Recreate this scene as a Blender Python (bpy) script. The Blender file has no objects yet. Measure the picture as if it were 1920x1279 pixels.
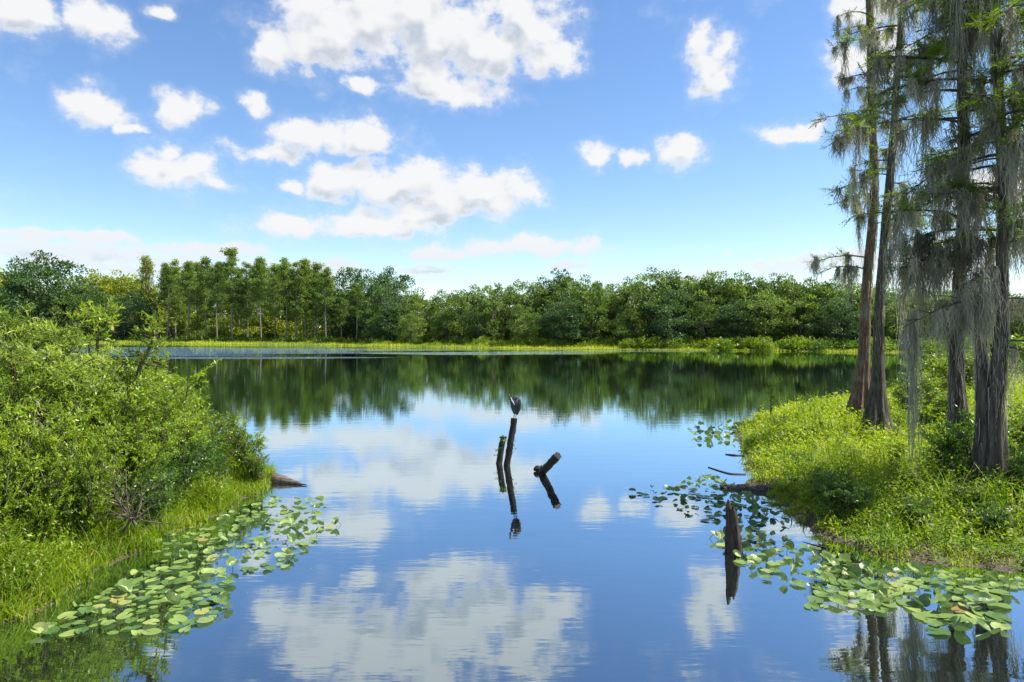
import bpy, math, random
import numpy as np
from mathutils import Vector, Euler

rng = np.random.default_rng(7)
random.seed(7)
scene = bpy.context.scene
COL = scene.collection

# ------------------------------------------------------------------ camera
F, HZ, CAMH = 1280.0, 622.0, 3.5            # focal length (px), horizon row, eye height
cam_d = bpy.data.cameras.new('camera')
cam_d.sensor_width = 36.0
cam_d.lens = 36.0 * F / 1920.0
cam_d.shift_y = (HZ - 639.5) / 1920.0
cam_d.clip_start = 0.1
cam_d.clip_end = 12000
cam = bpy.data.objects.new('camera', cam_d)
cam.location = (0, 0, CAMH)
cam.rotation_euler = (math.radians(90), 0, 0)
COL.objects.link(cam)
scene.camera = cam

# ------------------------------------------------------------------ sun, sky, exposure
SUN_AZ, SUN_EL = math.radians(88), math.radians(55)
sunv = Vector((math.sin(SUN_AZ) * math.cos(SUN_EL), math.cos(SUN_AZ) * math.cos(SUN_EL), math.sin(SUN_EL)))
sun_d = bpy.data.lights.new('sun', 'SUN')
sun_d.energy = 5.0
sun_d.angle = math.radians(0.6)
sun_d.color = (1.0, 0.93, 0.80)
sun = bpy.data.objects.new('sun', sun_d)
sun.rotation_euler = (-sunv).to_track_quat('-Z', 'Y').to_euler()
sun.location = (60, 40, 80)
COL.objects.link(sun)

vs = scene.view_settings
vs.view_transform = 'Standard'
vs.look = 'None'
vs.gamma = 1.0
vs.exposure = 1.3
vs.use_curve_mapping = False
scene.cycles.use_denoising = True
scene.cycles.max_bounces = 8
scene.cycles.diffuse_bounces = 3
scene.cycles.transmission_bounces = 4
scene.cycles.transparent_max_bounces = 4

CLOUDS = [  # picture-direction centre and radii of the cumulus (turned into azimuth / elevation below)
    (600, 62, 105, 62), (700, 30, 120, 70), (800, 45, 120, 85), (890, 90, 90, 60), (985, 20, 70, 62),
    (1030, 108, 55, 32), (950, 90, 70, 40), (520, 98, 42, 34), (850, 172, 100, 30), (800, 140, 45, 40),
    (180, 198, 60, 34), (338, 208, 46, 32), (480, 197, 28, 19), (242, 236, 18, 12), (340, 320, 80, 36), (400, 345, 46, 18),
    (310, 285, 40, 24), (590, 258, 90, 32), (690, 248, 66, 32), (510, 285, 65, 20), (650, 338, 90, 30), (760, 345, 130, 48), (900, 358, 100, 44), (820, 385, 110, 22),
    (560, 424, 100, 20), (690, 420, 140, 28), (790, 410, 60, 16), (540, 345, 28, 14),
    (1000, 460, 130, 18), (830, 474, 90, 16), (40, 30, 52, 42), (178, 38, 54, 40), (300, 20, 30, 12),
    (1335, 118, 46, 54), (1365, 85, 24, 26), (1120, 293, 36, 25), (1190, 293, 22, 14), (1280, 284, 44, 26), (1480, 247, 70, 18), (1520, 238, 45, 16),
    (1572, 122, 46, 36), (1625, 8, 56, 34), (1660, 95, 55, 45), (672, 160, 24, 18),
    (110, 442, 150, 12), (30, 466, 80, 26), (190, 478, 130, 22), (390, 470, 110, 18), (280, 500, 200, 18), (560, 500, 120, 14),
    (1480, 497, 130, 20), (1600, 488, 120, 24), (1780, 480, 150, 30), (1066, 500, 56, 15), (810, 511, 90, 9),
    (1850, 350, 120, 40), (1740, 520, 160, 18), (1300, 520, 90, 10),
]


def build_world():
    w = bpy.data.worlds.new('World')
    scene.world = w
    w.use_nodes = True
    nt = w.node_tree
    nt.nodes.clear()

    # --- group: cloud density as a function of (azimuth, elevation)
    g = bpy.data.node_groups.new('cloud_density', 'ShaderNodeTree')
    g.interface.new_socket('P', in_out='INPUT', socket_type='NodeSocketVector')
    g.interface.new_socket('D', in_out='OUTPUT', socket_type='NodeSocketFloat')
    g.interface.new_socket('S', in_out='OUTPUT', socket_type='NodeSocketFloat')
    N, L = g.nodes, g.links
    gi, go = N.new('NodeGroupInput'), N.new('NodeGroupOutput')

    def vm(op, a, b=None):
        n = N.new('ShaderNodeVectorMath'); n.operation = op
        for i, s in enumerate((a, b)):
            if s is None: continue
            if isinstance(s, tuple): n.inputs[i].default_value = s
            else: L.new(s, n.inputs[i])
        return n

    def mm(op, a, b=None, c=None):
        n = N.new('ShaderNodeMath'); n.operation = op
        for i, s in enumerate((a, b, c)):
            if s is None: continue
            if isinstance(s, (int, float)): n.inputs[i].default_value = s
            else: L.new(s, n.inputs[i])
        return n.outputs[0]
    nz = N.new('ShaderNodeTexNoise'); nz.noise_dimensions = '2D'
    nz.inputs['Scale'].default_value = 16; nz.inputs['Detail'].default_value = 4
    L.new(gi.outputs[0], nz.inputs['Vector'])
    off = vm('SUBTRACT', nz.outputs['Color'], (0.5, 0.5, 0.5))
    off2 = vm('MULTIPLY', off.outputs[0], (0.06, 0.034, 0.0))
    P1 = vm('ADD', gi.outputs[0], off2.outputs[0]).outputs[0]
    acc = None
    for (cx, cy, rx, ry) in CLOUDS:
        u, v = (cx - 960) / F, (HZ - cy) / F
        az = math.atan(u)
        el = math.atan(v * math.cos(az))
        sx, sy = F * (1 + u * u) / (rx * 1.1), F * math.sqrt(1 + u * u) / (ry * 1.12)
        q = vm('MULTIPLY_ADD', P1, (sx, sy, 0.0)); q.inputs[2].default_value = (-az * sx, -el * sy, 0.0)
        ln = N.new('ShaderNodeVectorMath'); ln.operation = 'LENGTH'
        L.new(q.outputs[0], ln.inputs[0])
        d = ln.outputs['Value']
        acc = d if acc is None else mm('SMOOTH_MIN', acc, d, 0.12)
    acc = mm('SUBTRACT', 1.0, acc)
    # generic broken cumulus everywhere outside the modelled field
    sp = N.new('ShaderNodeSeparateXYZ'); L.new(gi.outputs[0], sp.inputs[0])
    aaz = mm('ABSOLUTE', sp.outputs[0])
    o1 = mm('MULTIPLY', mm('SUBTRACT', aaz, 0.70), 6.0)
    o2 = mm('MULTIPLY', mm('SUBTRACT', sp.outputs[1], 0.47), 8.0)
    outm = mm('MINIMUM', mm('MAXIMUM', mm('MAXIMUM', o1, o2), -1.0), 1.0)
    gs = vm('MULTIPLY', gi.outputs[0], (2.6, 4.6, 1.0))
    n2 = N.new('ShaderNodeTexNoise'); n2.noise_dimensions = '2D'
    n2.inputs['Scale'].default_value = 1.6; n2.inputs['Detail'].default_value = 3
    L.new(gs.outputs[0], n2.inputs['Vector'])
    gen = mm('MULTIPLY_ADD', n2.outputs['Fac'], 3.2, -1.75)
    gen = mm('MINIMUM', gen, outm)
    acc = mm('MAXIMUM', acc, gen)
    st = vm('MULTIPLY', gi.outputs[0], (1.0, 1.35, 1.0))
    n3 = N.new('ShaderNodeTexNoise'); n3.noise_dimensions = '2D'
    n3.inputs['Scale'].default_value = 21; n3.inputs['Detail'].default_value = 8
    n3.inputs['Roughness'].default_value = 0.6
    L.new(st.outputs[0], n3.inputs['Vector'])
    fb = mm('MULTIPLY_ADD', n3.outputs['Fac'], 1.9, -0.97)
    L.new(mm('ADD', acc, fb), go.inputs[0])
    n4 = N.new('ShaderNodeTexNoise'); n4.noise_dimensions = '2D'
    n4.inputs['Scale'].default_value = 21; n4.inputs['Detail'].default_value = 2.5
    L.new(st.outputs[0], n4.inputs['Vector'])
    L.new(mm('ADD', acc, mm('MULTIPLY_ADD', n4.outputs['Fac'], 1.6, -0.8)), go.inputs[1])

    # --- world
    N, L = nt.nodes, nt.links
    out = N.new('ShaderNodeOutputWorld')
    bg = N.new('ShaderNodeBackground'); bg.inputs['Strength'].default_value = 0.08
    L.new(bg.outputs[0], out.inputs[0])
    sky = N.new('ShaderNodeTexSky'); sky.sky_type = 'NISHITA'
    sky.sun_disc = False
    sky.sun_elevation = SUN_EL; sky.sun_rotation = SUN_AZ
    sky.altitude = 0; sky.air_density = 1.0; sky.dust_density = 0.15; sky.ozone_density = 2.2
    hs = N.new('ShaderNodeHueSaturation'); hs.inputs['Saturation'].default_value = 1.14
    hs.inputs['Hue'].default_value = 0.504; hs.inputs['Value'].default_value = 1.0
    L.new(sky.outputs[0], hs.inputs['Color'])
    tc = N.new('ShaderNodeTexCoord')
    sp = N.new('ShaderNodeSeparateXYZ'); L.new(tc.outputs['Generated'], sp.inputs[0])
    az = mm('ARCTAN2', sp.outputs[0], sp.outputs[1])
    el = mm('ARCSINE', sp.outputs[2])
    cb = N.new('ShaderNodeCombineXYZ'); L.new(az, cb.inputs[0]); L.new(el, cb.inputs[1])

    def dens(shift):
        n = N.new('ShaderNodeGroup'); n.node_tree = g
        if shift:
            a = vm('ADD', cb.outputs[0], shift); L.new(a.outputs[0], n.inputs[0])
        else:
            L.new(cb.outputs[0], n.inputs[0])
        return n.outputs
    d0, s0 = dens(None)
    s1 = dens((0.008, 0.026, 0.0))[1]

    def sstep(x, a, b):
        n = N.new('ShaderNodeMapRange'); n.interpolation_type = 'SMOOTHSTEP'
        n.inputs['From Min'].default_value = a; n.inputs['From Max'].default_value = b
        L.new(x, n.inputs['Value'])
        return n.outputs[0]
    alpha = mm('MAXIMUM', sstep(d0, -0.2, 0.5), mm('MULTIPLY', sstep(d0, -0.55, 0.3), 0.2))
    # thickness seen towards the sun -> grey base
    shade = mm('MULTIPLY', sstep(s1, 0.05, 0.9), sstep(mm('SUBTRACT', s1, s0), -0.45, 0.5))
    shade = mm('MULTIPLY', shade, sstep(d0, 0.1, 0.65))
    mixc = N.new('ShaderNodeMixRGB')
    L.new(shade, mixc.inputs[0])
    mixc.inputs[1].default_value = (4.8, 4.8, 4.8, 1)
    mixc.inputs[2].default_value = (2.9, 3.2, 3.65, 1)
    # clouds close to the horizon are dimmed a little by the air in between
    mixs = N.new('ShaderNodeMixRGB')
    airk = sstep(el, 0.0, 0.16)
    low = N.new('ShaderNodeMixRGB'); L.new(airk, low.inputs[0])
    low.inputs[1].default_value = (3.65, 3.65, 3.95, 1); L.new(mixc.outputs[0], low.inputs[2])
    mixc = low
    a2 = mm('MULTIPLY', alpha, mm('MULTIPLY_ADD', airk, 0.55, 0.42))
    L.new(a2, mixs.inputs[0])
    L.new(hs.outputs[0], mixs.inputs[1]); L.new(mixc.outputs[0], mixs.inputs[2])
    L.new(mixs.outputs[0], bg.inputs['Color'])
    w.cycles.sampling_method = 'NONE'


build_world()

# ------------------------------------------------------------------ helpers: placing
def gp(px, py):
    """point of the water plane seen at a picture position"""
    d = F * CAMH / (py - HZ)
    return ((px - 960) * d / F, d)


def at(px, py, d):
    return Vector(((px - 960) * d / F, d, CAMH + (HZ - py) * d / F))


# ------------------------------------------------------------------ helpers: meshes
class MB:
    def __init__(self):
        self.v, self.f, self.t, self.n = [], [], [], 0

    def add(self, verts, faces, tint=0.5):
        verts = np.asarray(verts, float); faces = np.asarray(faces, int)
        self.v.append(verts); self.f.append(faces + self.n)
        self.t.append(np.broadcast_to(np.asarray(tint, float), (len(verts),)))
        self.n += len(verts)

    def tube(self, path, radii, sides=6, cap=False, tint=0.5, flute=None):
        path = np.asarray(path, float); n = len(path)
        radii = np.broadcast_to(np.asarray(radii, float), (n,))
        tan = np.gradient(path, axis=0)
        tan /= np.linalg.norm(tan, axis=1)[:, None] + 1e-9
        ref = np.array([0.0, 0.0, 1.0]) if abs(tan[:, 2]).mean() < 0.8 else np.array([1.0, 0.0, 0.0])
        a = np.cross(tan, ref); a /= np.linalg.norm(a, axis=1)[:, None] + 1e-9
        b = np.cross(tan, a)
        th = np.linspace(0, 2 * np.pi, sides, endpoint=False)
        k = np.ones((n, sides)) if flute is None else flute
        r = radii[:, None] * k
        V = path[:, None, :] + r[..., None] * (np.cos(th)[None, :, None] * a[:, None, :] + np.sin(th)[None, :, None] * b[:, None, :])
        i = np.arange(n - 1)[:, None]; j = np.arange(sides)[None, :]
        q = np.stack(np.broadcast_arrays(i * sides + j, i * sides + (j + 1) % sides, (i + 1) * sides + (j + 1) % sides, (i + 1) * sides + j), -1).reshape(-1, 4)
        self.add(V.reshape(-1, 3), q, tint)
        if cap:
            for row, p in ((0, path[0]), (n - 1, path[-1])):
                ring = V[row]
                vv = np.vstack([ring, p[None]])
                jj = np.arange(sides)
                self.add(vv, np.stack([jj, (jj + 1) % sides, np.full(sides, sides)], -1), tint)
        return V

    def leaves(self, pos, dr, nrm, L, W, tint=0.5, fold=0.12, wide=0.42):
        """rhombic folded leaf blades, one quad each"""
        pos = np.asarray(pos, float); n = len(pos)
        dr = dr / (np.linalg.norm(dr, axis=1)[:, None] + 1e-9)
        sd = np.cross(dr, nrm); sd /= np.linalg.norm(sd, axis=1)[:, None] + 1e-9
        nn = np.cross(sd, dr)
        L = np.broadcast_to(L, (n,))[:, None]; W = np.broadcast_to(W, (n,))[:, None]
        mid = pos + dr * L * wide + nn * W * fold
        V = np.stack([pos, mid - sd * W * 0.5, pos + dr * L, mid + sd * W * 0.5], 1).reshape(-1, 3)
        q = np.arange(4 * n).reshape(n, 4)
        self.add(V, q, np.repeat(np.broadcast_to(tint, (n,)), 4))

    def blades(self, base, h, w, lean, az, tint=0.5, seg=3):
        """curved tapering grass blades"""
        n = len(base)
        t = np.linspace(0, 1, seg + 1)
        ld = np.stack([np.cos(az), np.sin(az), np.zeros(n)], 1)
        fa = az + np.pi / 2 + rng.uniform(-0.9, 0.9, n)
        sd = np.stack([np.cos(fa), np.sin(fa), np.zeros(n)], 1)
        h = np.broadcast_to(h, (n,)); w = np.broadcast_to(w, (n,)); lean = np.broadcast_to(lean, (n,))
        c = base[:, None, :] + ld[:, None, :] * (lean * h)[:, None, None] * (t ** 2)[None, :, None]
        c[..., 2] += h[:, None] * (t - 0.32 * np.minimum(lean, 1.4)[:, None] * t ** 2)
        ww = w[:, None] * (1 - t[None, :] ** 1.5 * 0.94) * 0.5
        V = np.stack([c - sd[:, None, :] * ww[..., None], c + sd[:, None, :] * ww[..., None]], 2)  # n,seg+1,2,3
        o = (np.arange(n) * (seg + 1) * 2)[:, None]; k = np.arange(seg)[None, :]
        q = np.stack([o + 2 * k, o + 2 * k + 1, o + 2 * k + 3, o + 2 * k + 2], -1).reshape(-1, 4)
        self.add(V.reshape(-1, 3), q, np.repeat(np.broadcast_to(tint, (n,)), (seg + 1) * 2))

    def strands(self, top, length, width, tint=0.5, seg=5, wob=0.05):
        """ragged hanging ribbons"""
        n = len(top)
        t = np.linspace(0, 1, seg + 1)
        c = np.repeat(top[:, None, :], seg + 1, 1)
        c[..., 2] -= length[:, None] * t[None, :]
        c[..., :2] += np.cumsum(rng.normal(0, wob, (n, seg + 1, 2)), 1) * t[None, :, None] ** 0.6
        ph = rng.uniform(0, 6.28, (n, 1, 2)); c[..., :2] += wob * .9 * np.sin(t[None, :, None] * rng.uniform(6, 16, (n, 1, 1)) + ph) * np.minimum(t * 3, 1)[None, :, None]
        fa = rng.uniform(0, np.pi, n)[:, None] + np.linspace(0, 2.2, seg + 1)[None, :] * rng.uniform(-1, 1, n)[:, None]
        sd = np.stack([np.cos(fa), np.sin(fa), np.zeros_like(fa)], -1)
        ww = np.broadcast_to(width, (n,))[:, None] * rng.uniform(0.45, 1.2, (n, seg + 1)) * (1 - 0.85 * t[None, :] ** 2) * 0.5
        V = np.stack([c - sd * ww[..., None], c + sd * ww[..., None]], 2)
        o = (np.arange(n) * (seg + 1) * 2)[:, None]; k = np.arange(seg)[None, :]
        q = np.stack([o + 2 * k, o + 2 * k + 1, o + 2 * k + 3, o + 2 * k + 2], -1).reshape(-1, 4)
        self.add(V.reshape(-1, 3), q, np.repeat(np.broadcast_to(tint, (n,)), (seg + 1) * 2))

    def mesh(self, name, mat, smooth=False):
        me = bpy.data.meshes.new(name)
        V = np.concatenate(self.v).astype(np.float32)
        me.vertices.add(len(V)); me.vertices.foreach_set('co', V.ravel())
        loops = np.concatenate([f.ravel() for f in self.f]).astype(np.int32)
        sizes = np.concatenate([np.full(len(f), f.shape[1], np.int32) for f in self.f])
        start = np.concatenate([[0], np.cumsum(sizes)[:-1]]).astype(np.int32)
        me.loops.add(len(loops)); me.loops.foreach_set('vertex_index', loops)
        me.polygons.add(len(sizes)); me.polygons.foreach_set('loop_start', start)
        try: me.polygons.foreach_set('loop_total', sizes)
        except Exception: pass
        me.update(calc_edges=True)
        at_ = me.attributes.new('tint', 'FLOAT', 'POINT')
        at_.data.foreach_set('value', np.concatenate(self.t).astype(np.float32))
        if smooth: me.polygons.foreach_set('use_smooth', np.ones(len(sizes), bool))
        me.materials.append(mat)
        return me

    def build(self, name, mat, parent=None, smooth=False):
        o = bpy.data.objects.new(name, self.mesh(name, mat, smooth))
        COL.objects.link(o)
        if parent: o.parent = parent
        return o


def tag(o, label=None, cat=None, group=None, kind=None):
    if label: o['label'] = label
    if cat: o['category'] = cat
    if group: o['group'] = group
    if kind: o['kind'] = kind
    return o


def empty(name, loc=(0, 0, 0), rz=0.0):
    o = bpy.data.objects.new(name, None)
    o.empty_display_size = 0.2
    COL.objects.link(o)
    o.location = loc; o.rotation_euler = (0, 0, rz)
    return o


def mobj(name, me, parent=None):
    o = bpy.data.objects.new(name, me); COL.objects.link(o)
    if parent: o.parent = parent
    return o


def tints(x, dry=.02):
    x = np.clip(x, 0, .92)
    return np.where(rng.random(x.shape) < dry, 1.0, x)


def unit(v): return v / (np.linalg.norm(v, axis=-1, keepdims=True) + 1e-9)
def rdirs(n): return unit(rng.normal(0, 1, (n, 3)))


# ------------------------------------------------------------------ helpers: materials
def base_mat(name):
    m = bpy.data.materials.new(name); m.use_nodes = True
    nt = m.node_tree; nt.nodes.clear()
    out = nt.nodes.new('ShaderNodeOutputMaterial')
    return m, nt, out


def leaf_mat(name, ca, cb, trans=0.4, rough=0.5, spec=0.25, vary=0.35, tcol=(1.15, 1.2, 0.45), accent=None):
    """ca..cb are the dark and light leaf colours; the tint attribute picks between them"""
    m, nt, out = base_mat(name)
    N, L = nt.nodes, nt.links
    a = N.new('ShaderNodeAttribute'); a.attribute_name = 'tint'
    oi = N.new('ShaderNodeObjectInfo')
    mr = N.new('ShaderNodeMath'); mr.operation = 'MULTIPLY_ADD'
    L.new(oi.outputs['Random'], mr.inputs[0]); mr.inputs[1].default_value = vary
    s = N.new('ShaderNodeMath'); s.operation = 'SUBTRACT'; s.inputs[1].default_value = vary / 2
    L.new(a.outputs['Fac'], s.inputs[0]); L.new(s.outputs[0], mr.inputs[2])
    mr.use_clamp = True
    mx = N.new('ShaderNodeMixRGB'); L.new(mr.outputs[0], mx.inputs[0])
    mx.inputs[1].default_value = (*ca, 1); mx.inputs[2].default_value = (*cb, 1)
    if accent:      # the few driest leaves
        k = N.new('ShaderNodeMapRange'); k.inputs['From Min'].default_value = 0.93; k.inputs['From Max'].default_value = 0.97
        L.new(a.outputs['Fac'], k.inputs['Value'])
        m2 = N.new('ShaderNodeMixRGB'); L.new(k.outputs[0], m2.inputs[0]); L.new(mx.outputs[0], m2.inputs[1]); m2.inputs[2].default_value = (*accent, 1)
        mx = m2
    p = N.new('ShaderNodeBsdfPrincipled')
    L.new(mx.outputs[0], p.inputs['Base Color'])
    p.inputs['Roughness'].default_value = rough
    p.inputs['Specular IOR Level'].default_value = spec
    tr = N.new('ShaderNodeBsdfTranslucent')
    mt = N.new('ShaderNodeMixRGB'); mt.blend_type = 'MULTIPLY'; mt.inputs[0].default_value = 1
    L.new(mx.outputs[0], mt.inputs[1]); mt.inputs[2].default_value = (*tcol, 1)
    L.new(mt.outputs[0], tr.inputs['Color'])
    ms = N.new('ShaderNodeMixShader'); ms.inputs[0].default_value = trans
    L.new(p.outputs[0], ms.inputs[1]); L.new(tr.outputs[0], ms.inputs[2])
    L.new(ms.outputs[0], out.inputs[0])
    return m


def bark_mat(name, dark, light, scale=(9, 9, 1.2), rough=0.9, bump=0.6, dist=0.03, patch=None):
    m, nt, out = base_mat(name)
    N, L = nt.nodes, nt.links
    tc = N.new('ShaderNodeTexCoord')
    mp = N.new('ShaderNodeMapping'); mp.inputs['Scale'].default_value = scale
    L.new(tc.outputs['Object'], mp.inputs['Vector'])
    nz = N.new('ShaderNodeTexNoise'); nz.inputs['Scale'].default_value = 1.6; nz.inputs['Detail'].default_value = 8
    nz.inputs['Roughness'].default_value = 0.68
    L.new(mp.outputs[0], nz.inputs['Vector'])
    cr = N.new('ShaderNodeValToRGB')
    cr.color_ramp.elements[0].position = 0.34; cr.color_ramp.elements[0].color = (*dark, 1)
    cr.color_ramp.elements[1].position = 0.66; cr.color_ramp.elements[1].color = (*light, 1)
    L.new(nz.outputs['Fac'], cr.inputs[0])
    col = cr.outputs[0]
    if patch:
        n2 = N.new('ShaderNodeTexNoise'); n2.inputs['Scale'].default_value = 2.2; n2.inputs['Detail'].default_value = 6
        L.new(tc.outputs['Object'], n2.inputs['Vector'])
        c2 = N.new('ShaderNodeValToRGB')
        c2.color_ramp.elements[0].position = 0.5; c2.color_ramp.elements[1].position = 0.68
        L.new(n2.outputs['Fac'], c2.inputs[0])
        mx = N.new('ShaderNodeMixRGB'); L.new(c2.outputs[0], mx.inputs[0])
        L.new(col, mx.inputs[1]); mx.inputs[2].default_value = (*patch, 1)
        col = mx.outputs[0]
    p = N.new('ShaderNodeBsdfPrincipled'); p.inputs['Roughness'].default_value = rough
    p.inputs['Specular IOR Level'].default_value = 0.2
    L.new(col, p.inputs['Base Color'])
    bp = N.new('ShaderNodeBump'); bp.inputs['Strength'].default_value = bump; bp.inputs['Distance'].default_value = dist
    L.new(nz.outputs['Fac'], bp.inputs['Height']); L.new(bp.outputs[0], p.inputs['Normal'])
    L.new(p.outputs[0], out.inputs[0])
    return m


M = {}
M['oak_leaf'] = leaf_mat('oak_leaf', (0.042, 0.088, 0.024), (0.19, 0.275, 0.055), 0.44, vary=0.6)
M['dark_leaf'] = leaf_mat('dark_leaf', (0.028, 0.068, 0.03), (0.10, 0.17, 0.055), 0.38, vary=0.3)
M['yellow_leaf'] = leaf_mat('yellow_leaf', (0.12, 0.17, 0.02), (0.34, 0.37, 0.04), 0.48, vary=0.4)
M['pine_leaf'] = leaf_mat('pine_leaf', (0.055, 0.105, 0.028), (0.20, 0.285, 0.06), 0.45, vary=0.45)
M['far_moss'] = leaf_mat('far_moss', (0.11, 0.12, 0.055), (0.28, 0.28, 0.13), 0.4)
M['shrub_leaf'] = leaf_mat('shrub_leaf', (0.05, 0.105, 0.01), (0.265, 0.375, 0.025), 0.46, rough=0.4, spec=0.45, vary=0.35, accent=(0.30, 0.22, 0.10))
M['willow_leaf'] = leaf_mat('willow_leaf', (0.08, 0.14, 0.02), (0.31, 0.40, 0.07), 0.47, rough=0.42, spec=0.4, vary=0.3, accent=(0.40, 0.38, 0.20))
M['deep_leaf'] = leaf_mat('deep_leaf', (0.03, 0.08, 0.014), (0.13, 0.235, 0.03), 0.4, rough=0.38, spec=0.45, vary=0.3)
M['grass'] = leaf_mat('grass', (0.07, 0.145, 0.006), (0.28, 0.39, 0.015), 0.47, rough=0.5, vary=0.0, accent=(0.38, 0.31, 0.14))
M['herb'] = leaf_mat('herb', (0.085, 0.165, 0.006), (0.37, 0.45, 0.02), 0.5, rough=0.5, vary=0.0, accent=(0.40, 0.33, 0.15))
M['far_grass'] = leaf_mat('far_grass', (0.07, 0.15, 0.014), (0.42, 0.46, 0.03), 0.4, vary=0.0)
M['cypress_leaf'] = leaf_mat('cypress_leaf', (0.045, 0.095, 0.014), (0.19, 0.27, 0.03), 0.45, rough=0.55, vary=0.45)
M['moss'] = leaf_mat('moss', (0.13, 0.132, 0.11), (0.46, 0.46, 0.385), 0.45, rough=0.9, spec=0.05, vary=0.35, tcol=(1.15, 1.1, 0.85))
M['bark_far'] = bark_mat('bark_far', (0.07, 0.06, 0.05), (0.26, 0.235, 0.20), bump=0.2)
M['bark_oak'] = bark_mat('bark_oak', (0.05, 0.042, 0.032), (0.17, 0.15, 0.12), bump=0.2)
M['bark_cypress'] = bark_mat('bark_cypress', (0.035, 0.022, 0.015), (0.20, 0.125, 0.085), scale=(11, 11, 0.9), bump=0.9, dist=0.05, patch=(0.16, 0.15, 0.125))
M['bark_grey'] = bark_mat('bark_grey', (0.018, 0.016, 0.013), (0.12, 0.107, 0.088), scale=(10, 10, 1.1), bump=0.9, dist=0.05)
M['twig'] = bark_mat('twig', (0.03, 0.025, 0.02), (0.12, 0.10, 0.08), bump=0.2)
M['dry_twig'] = bark_mat('dry_twig', (0.12, 0.10, 0.075), (0.36, 0.32, 0.25), bump=0.2)
M['wet_wood'] = bark_mat('wet_wood', (0.006, 0.005, 0.004), (0.032, 0.025, 0.02), scale=(22, 22, 5), rough=0.6, bump=1.0, dist=0.03, patch=(0.03, 0.025, 0.021))
M['log_wood'] = bark_mat('log_wood', (0.03, 0.024, 0.02), (0.20, 0.165, 0.14), scale=(1.5, 14, 14), rough=0.8, bump=0.9, dist=0.03)
M['stump_wood'] = bark_mat('stump_wood', (0.007, 0.006, 0.005), (0.07, 0.054, 0.043), scale=(20, 20, 2.0), rough=0.75, bump=1.0, dist=0.04)

# ------------------------------------------------------------------ the lake outline and the ground
LAKE = np.array([
    (-60, -60), (-60, 2.5), (-14, 5.4), (-9, 6.7), (-6.5, 7.6), (-6.0, 8.8), (-6.05, 10.5), (-5.8, 12.3), (-5.45, 14.2), (-5.6, 15.8),
    (-6.5, 17.4), (-8.5, 19.5), (-12, 22), (-20, 25), (-40, 32), (-90, 60), (-180, 120), (-240, 200), (-222, 240),
    (-177, 234), (-126, 212), (-77, 188), (-43, 172), (-19, 155), (0, 141), (23, 132), (51, 121), (65, 113), (78, 105), (100, 93), (122, 84),
    (120, 72), (80, 63), (40, 53), (25, 42), (17.2, 34.5), (12.8, 30.6), (9.3, 26.8), (7.7, 23), (6.7, 19.8), (6.1, 17.5), (5.5, 15.2), (5.5, 13.4),
    (5.25, 12.4), (5.35, 11.5), (5.9, 10.75), (6.8, 10.3), (8, 9.9), (12, 9.3), (40, 5), (60, -60)], float)


def lake_dist(x, y):
    """signed distance to the shoreline, positive on land"""
    p = np.stack([np.ravel(x), np.ravel(y)], 1).astype(float)
    best = np.full(len(p), 1e18); inside = np.zeros(len(p), bool)
    for a, b in zip(LAKE, np.roll(LAKE, -1, 0)):
        ab = b - a
        t = np.clip(((p - a) @ ab) / (ab @ ab), 0, 1)
        d = p - a - t[:, None] * ab
        best = np.minimum(best, (d ** 2).sum(1))
        c = (a[1] > p[:, 1]) != (b[1] > p[:, 1])
        xi = a[0] + (p[:, 1] - a[1]) / (ab[1] if abs(ab[1]) > 1e-9 else 1e-9) * ab[0]
        inside ^= c & (p[:, 0] < xi)
    s = np.sqrt(best)
    s = np.where(inside, -s, s)
    return s.reshape(np.shape(x))


def wob(x, y, f, seed):
    r = np.random.default_rng(seed)
    o = 0
    for k in range(5):
        a = r.uniform(0, 6.28); ph = r.uniform(0, 6.28, 2); ff = f * (1 + 0.7 * k)
        o = o + np.sin((x * math.cos(a) + y * math.sin(a)) * ff + ph[0]) * np.cos((x * math.sin(a) - y * math.cos(a)) * ff * 0.8 + ph[1]) / (1 + 0.5 * k)
    return o / 2.0


def ground_z(x, y):
    s = lake_dist(x, y) + 0.30 * wob(x, y, 2.3, 3) + 0.10 * wob(x, y, 7.0, 5)
    near = np.clip(1 - np.hypot(x, y) / 90, 0, 1)
    land = np.where(s > 0, 0.045 + 0.10 * np.minimum(s, 1) + 0.045 * np.clip(s - 0.4, 0, 2.5) * near + 0.008 * np.clip(s, 0, 30), 0)
    land = land + np.clip(s, 0, 1) * (0.05 * wob(x, y, 1.9, 9) + 0.025 * wob(x, y, 6.5, 11))
    bed = 0.045 + np.maximum(s * 0.35, -1.6)
    return np.where(s > 0, land, bed)


def axis(*spans):
    out = []
    for a, b, st in spans:
        out.append(np.arange(a, b, st))
    return np.concatenate(out + [[spans[-1][1]]])


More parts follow.
